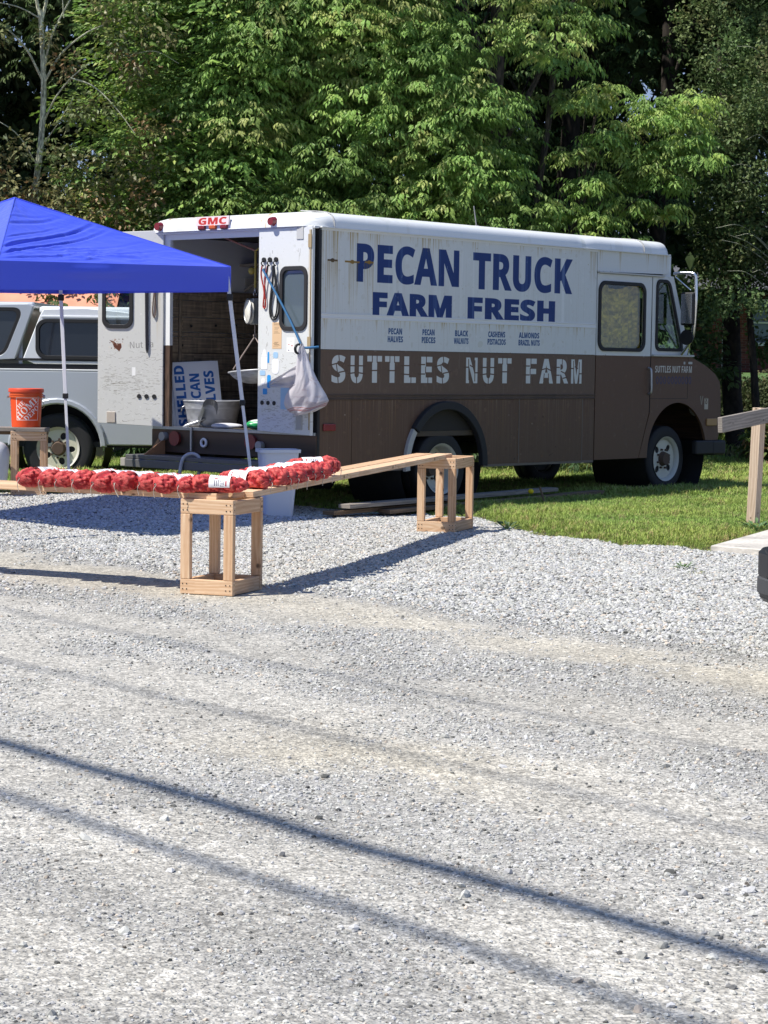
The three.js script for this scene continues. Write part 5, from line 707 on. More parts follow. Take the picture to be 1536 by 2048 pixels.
function bagGeos(seed) { // a mesh sack along +x, 0.40 long, tied at both ends
  const r = rng(seed), NS = 84, NA = 60, L = 0.40, nuts = []; for (let i = 0; i < 240; i++) nuts.push([r() * L, r() * 6.283, 0.010 + 0.007 * r(), r() * 3.14]);
  const rad = (s) => { const t = s / L; return mix(0.066, 0.054, sstep(0.25, 0.36, t)) * Math.pow(Math.max(0, 1 - Math.pow(Math.abs(t - 0.5) / 0.5, t < 0.5 ? 4.2 : 2.6)), 0.46) * (1 + 0.05 * Math.sin(t * 9 + seed)); };
  const P = [], U = [], C = [], I = [], lumps = (s, a) => { let h = 0, hit = 0; for (const [ns, na, nr, rot] of nuts) { const R = rad(s) + 0.01; let da = a - na; da = Math.atan2(Math.sin(da), Math.cos(da)) * R; const ds = s - ns; if (Math.abs(ds) > 0.03 || Math.abs(da) > 0.03) continue; const u = ds * Math.cos(rot) + da * Math.sin(rot), v = (-ds * Math.sin(rot) + da * Math.cos(rot)) * 1.5, d = Math.hypot(u, v) / (nr * 1.55); if (d < 1) { const k = Math.sqrt(1 - d * d); if (k * nr > h) { h = k * nr; hit = k; } } } return [h, hit]; };
  for (let i = 0; i <= NS; i++) for (let j = 0; j <= NA; j++) {
    const s = L * (0.004 + 0.992 * i / NS), a = j / NA * 6.283, R = rad(s), [h, hit] = lumps(s, j === NA ? 0 : a), q = R + h * 0.95 * clamp(R / 0.03) - 0.006, flat = Math.max(-0.052, Math.sin(a) * q * 0.94);
    P.push(s, flat, Math.cos(a) * q * 1.04); U.push(s * 9, j / NA * 4);
    const k = Math.pow(hit, 1.5) * clamp(R / 0.04), n = 0.75 + 0.5 * hash2(i >> 1, j >> 1, seed); C.push(mix(0.44, 0.82, k) * n, mix(0.006, 0.17, k) * n, mix(0.02, 0.14, k) * n);
    if (i < NS && j < NA) { const o = i * (NA + 1) + j, b = o + NA + 1; I.push(o, o + 1, b, b, o + 1, b + 1); }
  }
  const g = new THREE.BufferGeometry(); g.setAttribute('position', new THREE.Float32BufferAttribute(P, 3)); g.setAttribute('uv', new THREE.Float32BufferAttribute(U, 2)); g.setAttribute('color', new THREE.Float32BufferAttribute(C, 3)); g.setIndex(I); g.computeVertexNormals();
  const lp = [], lu = [], li = [], n2 = 30; for (let i = 0; i <= 10; i++) for (let j = 0; j <= n2; j++) { const s = mix(0.145, 0.285, i / 10), a = mix(-0.55, Math.PI + 0.55, j / n2), q = rad(s) + 0.0085 + 0.003 * fbm(i * 0.7, j * 0.4, 2, seed); lp.push(s, Math.max(-0.05, Math.sin(a) * q * 0.95), Math.cos(a) * q * 1.05); lu.push(j / n2, i / 10); if (i < 10 && j < n2) { const o = i * (n2 + 1) + j, b = o + n2 + 1; li.push(o, o + 1, b, b, o + 1, b + 1); } }
  const lg = new THREE.BufferGeometry(); lg.setAttribute('position', new THREE.Float32BufferAttribute(lp, 3)); lg.setAttribute('uv', new THREE.Float32BufferAttribute(lu, 2)); lg.setIndex(li); lg.computeVertexNormals();
  const ear = (x, d) => { const e = new THREE.ConeGeometry(0.02, 0.055, 8, 1, true); e.scale(1, 1, 0.45); e.rotateZ(d * 1.2); e.translate(x, -0.008, 0.006 * d); return e; };
  const knot = [ear(0.012, 1), ear(L - 0.012, -1)], tie = [T(new THREE.TorusGeometry(0.010, 0.004, 6, 12), 0.008, 0, 0, 0, Math.PI / 2), tube([V(0.004, 0, 0.008), V(-0.012, -0.02, 0.012), V(-0.006, -0.05, 0.008), V(0.0, -0.075 - 0.02 * r(), 0.02)], 0.0022, 12, 5)];
  return [g, lg, merge(knot), merge(tie)];
}
const knotMat = std({ color: lin(0.45, 0.02, 0.03), roughness: 0.7, side: THREE.DoubleSide }), tieMat = std({ color: lin(0.55, 0.5, 0.42), roughness: 0.7 });
const bagKinds = [1, 2, 3, 4].map((s) => bagGeos(500 + s));
const ord = ['first', 'second', 'third', 'fourth', 'fifth', 'sixth', 'seventh', 'eighth', 'ninth', 'tenth'];
let bagNo = 0;
function nutBag(label, front, dir, y, roll, s = 1) { // front: where its near end lies; dir: the way it points from there
  const [g, lg, kn, ti] = bagKinds[bagNo++ % 4], t = thing('nut_bag', label, 'bag of nuts', [front.x, y, front.z], 0, 'red mesh bags of nuts on the plank counters');
  t.quaternion.setFromUnitVectors(V(1, 0, 0), dir.clone().normalize()); t.rotateX(roll); t.scale.setScalar(s);
  mesh('mesh_sack', g, netMats, t); mesh('paper_label', lg, labelMat, t); mesh('knot', kn, knotMat, t); mesh('tie', ti, tieMat, t); return t;
}
{
  const r = rng(61), S = [1.405, 1.265, 1.125, 0.985, 0.83, 0.665, 0.515, 0.375, 0.225];
  S.forEach((s, i) => nutBag(`red mesh bag of nuts, ${ord[i]} from the outer end of the front counter`, along(P1, U1, s, Q1, -0.07 - 0.05 * r()), Q1.clone().addScaledVector(U1, -0.34 + 0.3 * (r() - 0.5)).add(V(0, 0.03, 0)), 0.652 + 0.014 * (r() - 0.5), (r() - 0.5) * 0.8, [1.0, 0.94, 0.86, 1.04, 1.08, 1.0, 0.9, 0.92, 0.88][i]));
  nutBag('red mesh nut bag lying lengthwise on the corner, printed label facing out', along(P1, U1, 0.19, Q1, 0.0), U1.clone().negate().addScaledVector(Q1, 0.30), 0.666, -0.25, 0.92);
  nutBag('red mesh bag of nuts on the corner, white label in front of its lumpy end', along(P2, U2, 0.20, Q2, -0.035), Q2.clone().addScaledVector(U2, 0.28), 0.672, 0.2, 0.98);
  [0.47, 0.66, 0.84, 1.02, 1.21, 1.40].forEach((s, i) => nutBag(`red mesh nut bag, ${ord[i]} behind the corner bag towards the far stand`, along(P2, U2, s, Q2, -0.085 + 0.03 * r()), Q2.clone().addScaledVector(U2, 0.15 + 0.3 * (r() - 0.5)), 0.675 + 0.01 * r(), (r() - 0.5) * 0.6, 0.96 + 0.06 * r()));
  nutBag('red mesh nut bag with upright knot, last of the row towards the far stand', along(P2, U2, 1.76, Q2, -0.02), U2.clone().multiplyScalar(-0.6).addScaledVector(Q2, 0.75), 0.70, 0.3, 1.02);
}
{ // white bin
  const t = thing('waste_bin', 'tall white plastic bin standing on the gravel behind the bag counter', 'bin', [-0.955, landY(-0.95, -19.3) - 0.005, -19.28], 0.25), m = phys({ color: lin(0.62, 0.66, 0.74), roughness: 0.45 });
  const wall = (a0, a1, b0, b1, y0, y1) => { const P = [], I = []; const q = (a, b, y) => { const s = rrect(-a, a, -b, b, Math.min(a, b) * 0.28).getSpacedPoints(40); s.forEach((p) => P.push(p.x, y, p.y)); }; q(a0, b0, y0); q(a1, b1, y1); for (let i = 0; i < 40; i++) I.push(i, 41 + i, i + 1, i + 1, 41 + i, 42 + i); const g = new THREE.BufferGeometry(); g.setAttribute('position', new THREE.Float32BufferAttribute(P, 3)); g.setIndex(I); g.computeVertexNormals(); return g.toNonIndexed(); };
  const md = m.clone(); md.side = THREE.DoubleSide;
  mesh('bin_body', [wall(0.125, 0.172, 0.10, 0.13, 0, 0.60), wall(0.12, 0.166, 0.095, 0.124, 0.005, 0.60), T(new THREE.BoxGeometry(0.22, 0.01, 0.17), 0, 0.006, 0)], md, t);
  mesh('bin_rim', [wall(0.172, 0.186, 0.13, 0.144, 0.598, 0.602), wall(0.186, 0.188, 0.144, 0.146, 0.575, 0.603), wall(0.166, 0.173, 0.124, 0.131, 0.6, 0.604)], md, t);
  mesh('bin_liner', T(new THREE.BoxGeometry(0.26, 0.01, 0.18), 0, 0.5, 0), blackMat, t);
}
{ // bent white pipe at the bumper
  const t = thing('pipe_stand', 'bent white pipe standing in the grass before the step bumper', 'pipe', [-1.81, landY(-1.8, -20.3) - 0.02, -20.15], -0.1);
  mesh('pipe', tube([V(-0.16, 0, 0), V(-0.12, 0.18, 0), V(-0.09, 0.36, -0.01), V(-0.05, 0.42, -0.02), V(0.02, 0.435, -0.02), V(0.075, 0.40, -0.01), V(0.085, 0.33, 0), V(0.06, 0.16, 0.02), V(0.03, 0, 0.03)], 0.017, 50, 10), std({ color: lin(0.45, 0.46, 0.46), roughness: 0.5 }), t);
  mesh('sleeve', [rod(V(-0.125, 0.10, 0), V(-0.112, 0.20, 0), 0.021, 10), rod(V(0.055, 0.10, 0.02), V(0.068, 0.22, 0.015), 0.021, 10)], std({ color: lin(0.12, 0.13, 0.15), roughness: 0.6 }), t);
}
{ // orange bucket
  const y = 0.772, t = thing('bucket', 'orange plastic bucket with lid and white square logo on the boards', 'bucket', [-3.35, y, -20.12], 0.25);
  const tex = canvasTex(1024, 400, (c, w, h) => { c.fillStyle = '#e8501a'; c.fillRect(0, 0, w, h); const x0 = 560, y0 = 70, s = 250; c.strokeStyle = '#f2e4dc'; c.lineWidth = 7; c.strokeRect(x0, y0, s, s); c.save(); c.beginPath(); c.rect(x0, y0, s, s); c.clip(); c.translate(x0 + s / 2, y0 + s / 2); c.rotate(-Math.PI / 4); c.fillStyle = '#f4e9e2'; c.font = 'bold 64px serif'; c.textAlign = 'center'; c.fillText('THE', -40, -62); c.font = 'bold 104px serif'; c.fillText('HOME', 0, 22); c.font = 'bold 76px serif'; c.fillText('DEPOT', 24, 92); c.restore(); c.fillStyle = '#7c2a12'; for (let i = 0; i < 4; i++) c.fillRect(420, 90 + i * 40, 26, 18); });
  const body = new THREE.CylinderGeometry(0.150, 0.132, 0.33, 48, 1, true); mesh('bucket_body', [T(body, 0, 0.167, 0), T(cyl(0.132, 0.130, 0.01, 40), 0, 0.005, 0)], phys({ map: tex, roughness: 0.42 }), t).rotation.y = 2.1;
  const red = phys({ color: lin(0.72, 0.075, 0.025), roughness: 0.4 }); mesh('rib', [T(cyl(0.160, 0.158, 0.016, 40), 0, 0.285, 0), T(cyl(0.159, 0.159, 0.012, 40), 0, 0.305, 0)], phys({ color: lin(0.75, 0.11, 0.02), roughness: 0.42 }), t);
  mesh('lid', new THREE.LatheGeometry([[0, 0.352], [0.135, 0.352], [0.142, 0.36], [0.157, 0.36], [0.164, 0.354], [0.164, 0.325], [0.158, 0.322]].map((p) => new THREE.Vector2(...p)), 44), red, t);
  mesh('handle', [tube([V(-0.162, 0.29, 0), V(-0.16, 0.24, 0.06), V(-0.11, 0.19, 0.125), V(0, 0.17, 0.165), V(0.11, 0.19, 0.125), V(0.16, 0.24, 0.06), V(0.162, 0.29, 0)].map((p) => p.applyAxisAngle(V(0, 1, 0), 2.2)), 0.003, 40, 6), T(cyl(0.016, 0.016, 0.02, 10), 0.165, 0.285, 0, 0, 0, Math.PI / 2), T(cyl(0.016, 0.016, 0.02, 10), -0.165, 0.285, 0, 0, 0, Math.PI / 2)], steel, t);
}
{ const g = new THREE.SphereGeometry(0.5, 24, 24), p = g.attributes.position; for (let i = 0; i < p.count; i++) { const x = p.getX(i), y = p.getY(i), z = p.getZ(i), k = 1 + 0.3 * (fbm(x * 5 + 3, y * 5 + z * 3, 3, 91) - 0.5); p.setXYZ(i, Math.sign(x) * Math.sqrt(Math.abs(x) / 2) * 0.34 * k, Math.sign(y) * Math.sqrt(Math.abs(y) / 2) * 0.46, z * 0.2 * k); } g.computeVertexNormals();
  const m = tag(mesh('plastic_sack', g, phys({ color: lin(0.62, 0.64, 0.66), roughness: 0.4, transmission: 0.25, thickness: 0 })), 'pale crumpled plastic sack beside the bucket stand at the picture edge', 'sack'); m.position.set(-3.64, 0.42, -19.85); m.rotation.z = -0.06; }
// ---------- canopy ----------
{
  const t = thing('pop_up_canopy', 'blue pop-up canopy with white folding legs beside the step van', 'canopy', [0, 0, 0]);
  const F = V(-2.985, 2.155, -16.6), A = V(-1.400, 2.25, -19.35), G = V(-3.09, 2.245, -20.5), L = V(-4.67, 2.17, -17.75), top = V(-3.2, 2.78, -18.6), C4 = [F, A, G, L];
  const NU = 110, NV = 84, P = [], I = [], UV = [], folds = [[0.80, 0.36, 0.026, 0.030], [0.91, 0.44, 0.018, 0.018], [0.42, 0.24, 0.026, 0.010], [0.97, 0.74, 0.014, 0.012], [0.66, 0.30, 0.016, 0.007], [0.88, 0.62, 0.014, 0.008], [0.30, 0.22, 0.02, 0.006]];
  const cloth = (a, b, seed) => { // one facet from the peak to the edge a-b, with pulled folds and a sag
    const base = P.length / 3, n = b.clone().sub(a).cross(top.clone().sub(a)).normalize(); if (n.y < 0) n.negate();
    for (let j = 0; j <= NV; j++) for (let i = 0; i <= NU; i++) {
      const v = j / NV, u = i / NU, e = a.clone().lerp(b, u), p = top.clone().lerp(e, v); // v: 0 at the peak, 1 at the eave
      const hip = Math.min(u, 1 - u), belly = Math.sin(Math.PI * Math.min(1, hip * 2) / 2), w = sstep(0, 0.05, hip) * sstep(0.02, 0.12, v) * (1 - sstep(0.93, 1, v));
      let d = -0.045 * belly * Math.sin(Math.PI * v);
      for (const [v0, v1, wd, amp] of folds) { // long pulled creases, each a valley with a raised lip
        const bend = 0.02 * (fbm(u * 3 + v0 * 9, seed, 2, seed) - 0.5), x = (v + (v0 - v1) / v1 * u * v - v0 - bend) / wd, f = Math.pow(Math.max(0, 1 - u * 0.92), 0.8) * (0.55 + 0.9 * fbm(u * 4 + v0 * 13, seed + 3, 2, seed + 6));
        d += w * amp * f * (0.7 * Math.exp(-Math.pow(x + 1.1, 2)) - 1.4 * Math.exp(-x * x * 1.6) + 0.4 * Math.exp(-Math.pow((x - 1.4) / 1.6, 2)));
      }
      const wr = fbm(u * 7 + v * 6 + seed, v * 16 - u * 7, 4, seed + 2) - 0.5, ridg = 1 - 2 * Math.abs(fbm(u * 9 - v * 4 + seed, v * 20 + u * 5, 2, seed + 4) - 0.5);
      d += w * (0.012 * wr + 0.016 * Math.pow(ridg, 6) * sstep(0.62, 0.85, v) * (0.25 + Math.exp(-Math.pow((u - 0.42) / 0.25, 2))));
      p.addScaledVector(n, d); P.push(p.x, p.y, p.z); UV.push(u * 3, v * 2);
      if (i < NU && j < NV) { const o = base + j * (NU + 1) + i, q = o + NU + 1; I.push(o, q, o + 1, o + 1, q, q + 1); }
    }
  };
  C4.forEach((c, i) => cloth(c, C4[(i + 1) % 4], 10 + i * 7));
  const g = new THREE.BufferGeometry(); g.setAttribute('position', new THREE.Float32BufferAttribute(P, 3)); g.setAttribute('uv', new THREE.Float32BufferAttribute(UV, 2)); g.setIndex(I); g.computeVertexNormals();
  const weave = dataTex(256, 256, (u, v) => 0.5 + 0.25 * Math.sin(u * 128 * 6.283) + 0.25 * Math.sin(v * 128 * 6.283));
  const blue = phys({ color: lin(0.060, 0.105, 0.80), roughness: 0.55, sheen: 1, sheenColor: lin(0.45, 0.55, 1), sheenRoughness: 0.45, clearcoat: 0.25, clearcoatRoughness: 0.35, transmission: 0.12, thickness: 0, side: THREE.DoubleSide, bumpMap: weave, bumpScale: 0.0002 });
  mesh('canopy_roof', g, blue, t);
  C4.forEach((c) => mesh('seam', tube([top.clone(), top.clone().lerp(c, 0.3).add(V(0, -0.003, 0)), top.clone().lerp(c, 0.7).add(V(0, -0.003, 0)), c.clone()], 0.007, 24, 6), blue, t));
  C4.forEach((a, k) => { // hanging border of each side
    const b = C4[(k + 1) % 4], p = [], ii = [], n = 60, m = 8, out = b.clone().sub(a).cross(V(0, 1, 0)).normalize(), mid = C4.reduce((s, c) => s.add(c), V(0, 0, 0)).multiplyScalar(0.25); if (out.dot(a.clone().sub(mid)) < 0) out.negate();
    for (let j = 0; j <= m; j++) for (let i = 0; i <= n; i++) { const u = i / n, v = j / m, q = a.clone().lerp(b, u), edge = Math.min(u, 1 - u); q.y -= v * 0.222 + 0.0; q.addScaledVector(out, 0.006 + 0.02 * v * Math.sin(u * 5 + 1) * sstep(0, 0.1, edge) + (1 - v) * 0.0 + 0.035 * Math.exp(-Math.pow((u - 0.38) / 0.16, 2)) * Math.pow(Math.sin(Math.PI * Math.min(1, v * 1.6)), 2) * (k === 0 ? 1 : 0)); p.push(q.x, q.y, q.z); if (i < n && j < m) { const o = j * (n + 1) + i, r2 = o + n + 1; ii.push(o, r2, o + 1, o + 1, r2, r2 + 1); } }
    const vg = new THREE.BufferGeometry(); vg.setAttribute('position', new THREE.Float32BufferAttribute(p, 3)); vg.setIndex(ii); vg.computeVertexNormals(); mesh('valance', vg, blue, t);
  });
  const paint = phys({ color: lin(0.74, 0.75, 0.76), roughness: 0.35 }), foots = [V(-2.9, landY(-2.9, -16.3), -16.3), V(-1.15, landY(-1.15, -19.3), -19.3), V(-2.95, landY(-2.95, -20.2), -20.2), V(-4.85, landY(-4.85, -18.2), -18.2)];
  C4.forEach((c, k) => {
    const l = sub('leg', t), a = c.clone().add(V(0, -0.02, 0)).lerp(top.clone().setY(c.y), 0.02), f = foots[k]; if (k === 0) { f.x -= 0.3; a.x -= 0.12; }
    const mid = f.clone().lerp(a, k === 1 ? 0.455 : 0.44), sq = (p, q, s) => { const g2 = lumber(p.distanceTo(q), s, s, 0, 0.003), o = mesh(s > 0.03 ? 'outer_tube' : 'inner_tube', g2, paint, l); between(o, p, q); };
    sq(mid, a, 0.034); sq(f.clone(), mid.clone(), 0.027); const cl = mesh('leg_clamp', new RoundedBoxGeometry(0.05, 0.05, 0.05, 2, 0.008), blackMat, l); cl.position.copy(mid); mesh('foot_plate', T(new THREE.BoxGeometry(0.08, 0.008, 0.08), f.x, f.y + 0.004, f.z), steel, l);
    const br = mesh('corner_bracket', new RoundedBoxGeometry(0.055, 0.06, 0.055, 2, 0.01), blackMat, l); br.position.copy(a).lerp(f, 0.115);
  });
  const bars = []; C4.forEach((a, k) => { const cen = top.clone().setY(a.y); let b = C4[(k + 1) % 4]; const lo = -0.19, hi = -0.05; a = a.clone().lerp(cen, 0.035); b = b.clone().lerp(cen, 0.035); const m = a.clone().lerp(b, 0.5).lerp(cen, 0.02); bars.push(rod(a.clone().add(V(0, hi, 0)), m.clone().add(V(0, lo + 0.04, 0)), 0.009, 6), rod(m.clone().add(V(0, lo + 0.04, 0)), b.clone().add(V(0, hi, 0)), 0.009, 6), rod(a.clone().add(V(0, lo + 0.03, 0)), m.clone().add(V(0, hi, 0)), 0.009, 6), rod(m.clone().add(V(0, hi, 0)), b.clone().add(V(0, lo + 0.03, 0)), 0.009, 6)); });
  C4.forEach((a) => bars.push(rod(a.clone().add(V(0, -0.05, 0)), top.clone().add(V(0, -0.16, 0)), 0.010, 6))); bars.push(rod(top.clone().add(V(0, -0.5, 0)), top.clone().add(V(0, -0.03, 0)), 0.016, 8));
  mesh('folding_frame', bars, paint, t);
}
// ---------- boards in the grass, fence, pad, car ----------
{
  const B = (label, a, b, w, h, y, m) => { const A0 = V(a[0], 0, -a[1]), B0 = V(b[0], 0, -b[1]), ya = Math.max(landY(a[0], -a[1]), 0), yb = landY(b[0], -b[1]); const o = tag(mesh('lumber_board', lumber(A0.distanceTo(B0), h, w, a[0] + 3), m), label, 'board', 'boards lying in the grass beside the step van'); between(o, A0.setY(ya + y), B0.setY(yb + y)); };
  B('long weathered board on the ground nearest the viewer beside the van', [-0.50, 19.35], [0.62, 20.75], 0.14, 0.038, 0.045, oldWood);
  B('long weathered board lying along the van skirt, far end towards the front wheel', [0.0, 19.75], [2.25, 22.55], 0.14, 0.038, 0.05, oldWood);
  B('upper weathered board resting on the others beside the rear wheel', [-0.36, 19.4], [1.72, 22.0], 0.14, 0.038, 0.105, greyWood);
}
{
  const t = thing('rail_fence', 'weathered wooden post and slanting rail at the lawn edge', 'fence', [3.235, 0, -18.8]);
  const post = mesh('post', lumber(1.42, 0.089, 0.089, 0.4, 0.005), postWood, t); post.position.set(0, 0.36, 0); post.rotation.set(0, -0.69, 0); post.rotateZ(Math.PI / 2 - 0.035);
  const a = V(-0.545, 0.952, 1.47), b = V(1.4, 1.17, -2.1), rail = mesh('rail', lumber(a.distanceTo(b), 0.125, 0.042, 0.9, 0.005), greyWood, t); between(rail, a, b);
  const p2 = mesh('post', lumber(1.42, 0.089, 0.089, 1.7, 0.005), postWood, t); p2.position.set(1.33, 0.36, -1.9); p2.rotation.set(0, -0.69, 0); p2.rotateZ(Math.PI / 2);
}
struct('concrete_pad', (() => { const g = ext(poly([[2.50, -16.42], [4.0, -19.9], [6.2, -19.4], [5.2, -14.3]].map(([x, z]) => [x, -z])), 0.14, 0.006); g.rotateX(-Math.PI / 2); g.translate(0, -0.09, 0); return g; })(), std({ map: (() => { const t = dataTex(512, 512, (u, v) => { const k = 0.74 + 0.24 * (fbm(u * 8, v * 8, 4, 41, 8) - 0.5) + 0.12 * (vnoise(u * 120, v * 120, 3, 120, 120) - 0.5) - 0.25 * clamp(fbm(u * 5 + 2, v * 22, 3, 47) * 3 - 1.9); return [k * 1.0, k * 0.97, k * 0.92]; }, true); t.repeat.set(0.5, 0.5); return t; })(), roughness: 0.9 }));
{ // dark corner of a parked car
  const t = thing('parked_car', 'black rounded bumper corner of a car parked at the picture edge', 'car', [1.885, 0, -10.55], 0.10), m = phys({ color: lin(0.012, 0.013, 0.016), roughness: 0.45 }), grey = std({ color: lin(0.05, 0.052, 0.055), roughness: 0.7 });
  const shell = (y0, y1, r, in_, x1 = 1.74) => { const s = rrect(in_, x1, -0.22, 0.35, r, THREE.Shape), g = ext(s, y1 - y0, 0.02, 8); g.rotateX(-Math.PI / 2); g.translate(0, y0, 0); return g; };
  mesh('bumper', [shell(0.385, 0.495, 0.22, 0.0), shell(0.27, 0.385, 0.2, 0.015)], m, t); mesh('bumper_trim', [shell(0.30, 0.37, 0.24, -0.008)], grey, t);
  const across = (pts, x0, x1, bev) => { const g = ext(rpoly(pts, 0.06, THREE.Shape), x1 - x0, bev, 10); g.rotateY(-Math.PI / 2); g.translate(x1, 0, 0); return g; }; // a side profile (length, height) run across the car
  mesh('body', across([[-0.20, 0.49], [-0.22, 0.66], [0.0, 0.80], [1.05, 0.96], [3.75, 1.0], [3.86, 0.55], [3.6, 0.30], [0.2, 0.30]], 0.16, 1.58, 0.05), phys({ color: lin(0.025, 0.028, 0.035), roughness: 0.3, clearcoat: 1, clearcoatRoughness: 0.08 }), t);
  mesh('cabin', across([[0.98, 0.95], [1.70, 1.40], [2.9, 1.42], [3.62, 0.99]], 0.28, 1.46, 0.05), phys({ color: lin(0.02, 0.022, 0.025), roughness: 0.08, clearcoat: 1 }), t); mesh('car_roof', across([[1.68, 1.40], [1.74, 1.44], [2.86, 1.46], [2.94, 1.41]], 0.30, 1.44, 0.03), phys({ color: lin(0.025, 0.028, 0.035), roughness: 0.3, clearcoat: 1 }), t);
  for (const x of [0.36, 1.36]) mesh('headlamp', T(new RoundedBoxGeometry(0.30, 0.11, 0.14, 3, 0.04), x, 0.66, -0.20), clearLens, t); mesh('number_plate', bx(0.62, 1.12, 0.42, 0.53, -0.40, -0.385, 0.004), whitePaint, t);
  for (const z of [0.62, 3.0]) for (const x of [0.20, 1.54]) { const w = makeWheel('wheel', t, 0.31, 0.2, 0.19, 0, 0.06, 5); w.position.set(x, 0.31, z); w.rotation.y = x < 1 ? -Math.PI / 2 : Math.PI / 2; }
}
// ---------- plants on the gravel ----------
{
  const weed = (name, label, x, Z, n, s, col, seed) => { const t = thing(name, label, 'weed', [x, landY(x, -Z), -Z]), r = rng(seed), P = []; for (let i = 0; i < n; i++) { const a = r() * 6.283, d = V(Math.cos(a), 0.25 + 0.6 * r(), Math.sin(a)).normalize(); leafTris(P, d.clone().multiplyScalar(0.02 + s * 0.8 * r()), d, V(0, 1, 0).addScaledVector(d, -0.4).normalize(), s * (0.5 + 0.6 * r()), s * 0.28, 0.06); } const g = new THREE.BufferGeometry(); g.setAttribute('position', new THREE.Float32BufferAttribute(P, 3)); g.computeVertexNormals(); mesh('leaves', g, phys({ color: lin(...col), roughness: 0.95, transmission: 0.3, thickness: 0, side: THREE.DoubleSide }), t); return t; };
  weed('weed', 'small green weed growing alone in the pale gravel before the pad', 2.09, 14.95, 34, 0.055, [0.10, 0.19, 0.05], 1); weed('weed', 'tiny yellowish weed just in front of the small green weed', 2.12, 14.45, 16, 0.04, [0.18, 0.20, 0.07], 2);
  weed('weed', 'broad-leaved weed at the foot of the fence post', 3.2, 18.45, 24, 0.12, [0.09, 0.19, 0.05], 3); weed('weed', 'low weed where the plank shadow meets the lawn', 1.05, 18.3, 26, 0.10, [0.06, 0.12, 0.03], 4);
  const f = thing('dandelion', 'single yellow dandelion in the grass by the boards', 'flower', [1.42, landY(1.42, -21), -21.0]); mesh('stem', rod(V(0, 0, 0), V(0.01, 0.15, 0), 0.004, 5), std({ color: lin(0.1, 0.18, 0.05) }), f); mesh('flower_head', T(new THREE.SphereGeometry(0.028, 10, 6), 0.01, 0.155, 0).scale(1, 0.9, 1), std({ color: lin(0.75, 0.55, 0.01), roughness: 0.7 }), f);
  const s = tag(mesh('stick', tube([V(1.58, landY(1.58, -21.2), -21.2), V(1.56, 0.13, -21.2), V(1.53, 0.22, -21.2)], 0.012, 8, 6), oldWood), 'short dry stick poking out of the grass beside the dandelion', 'stick');
}
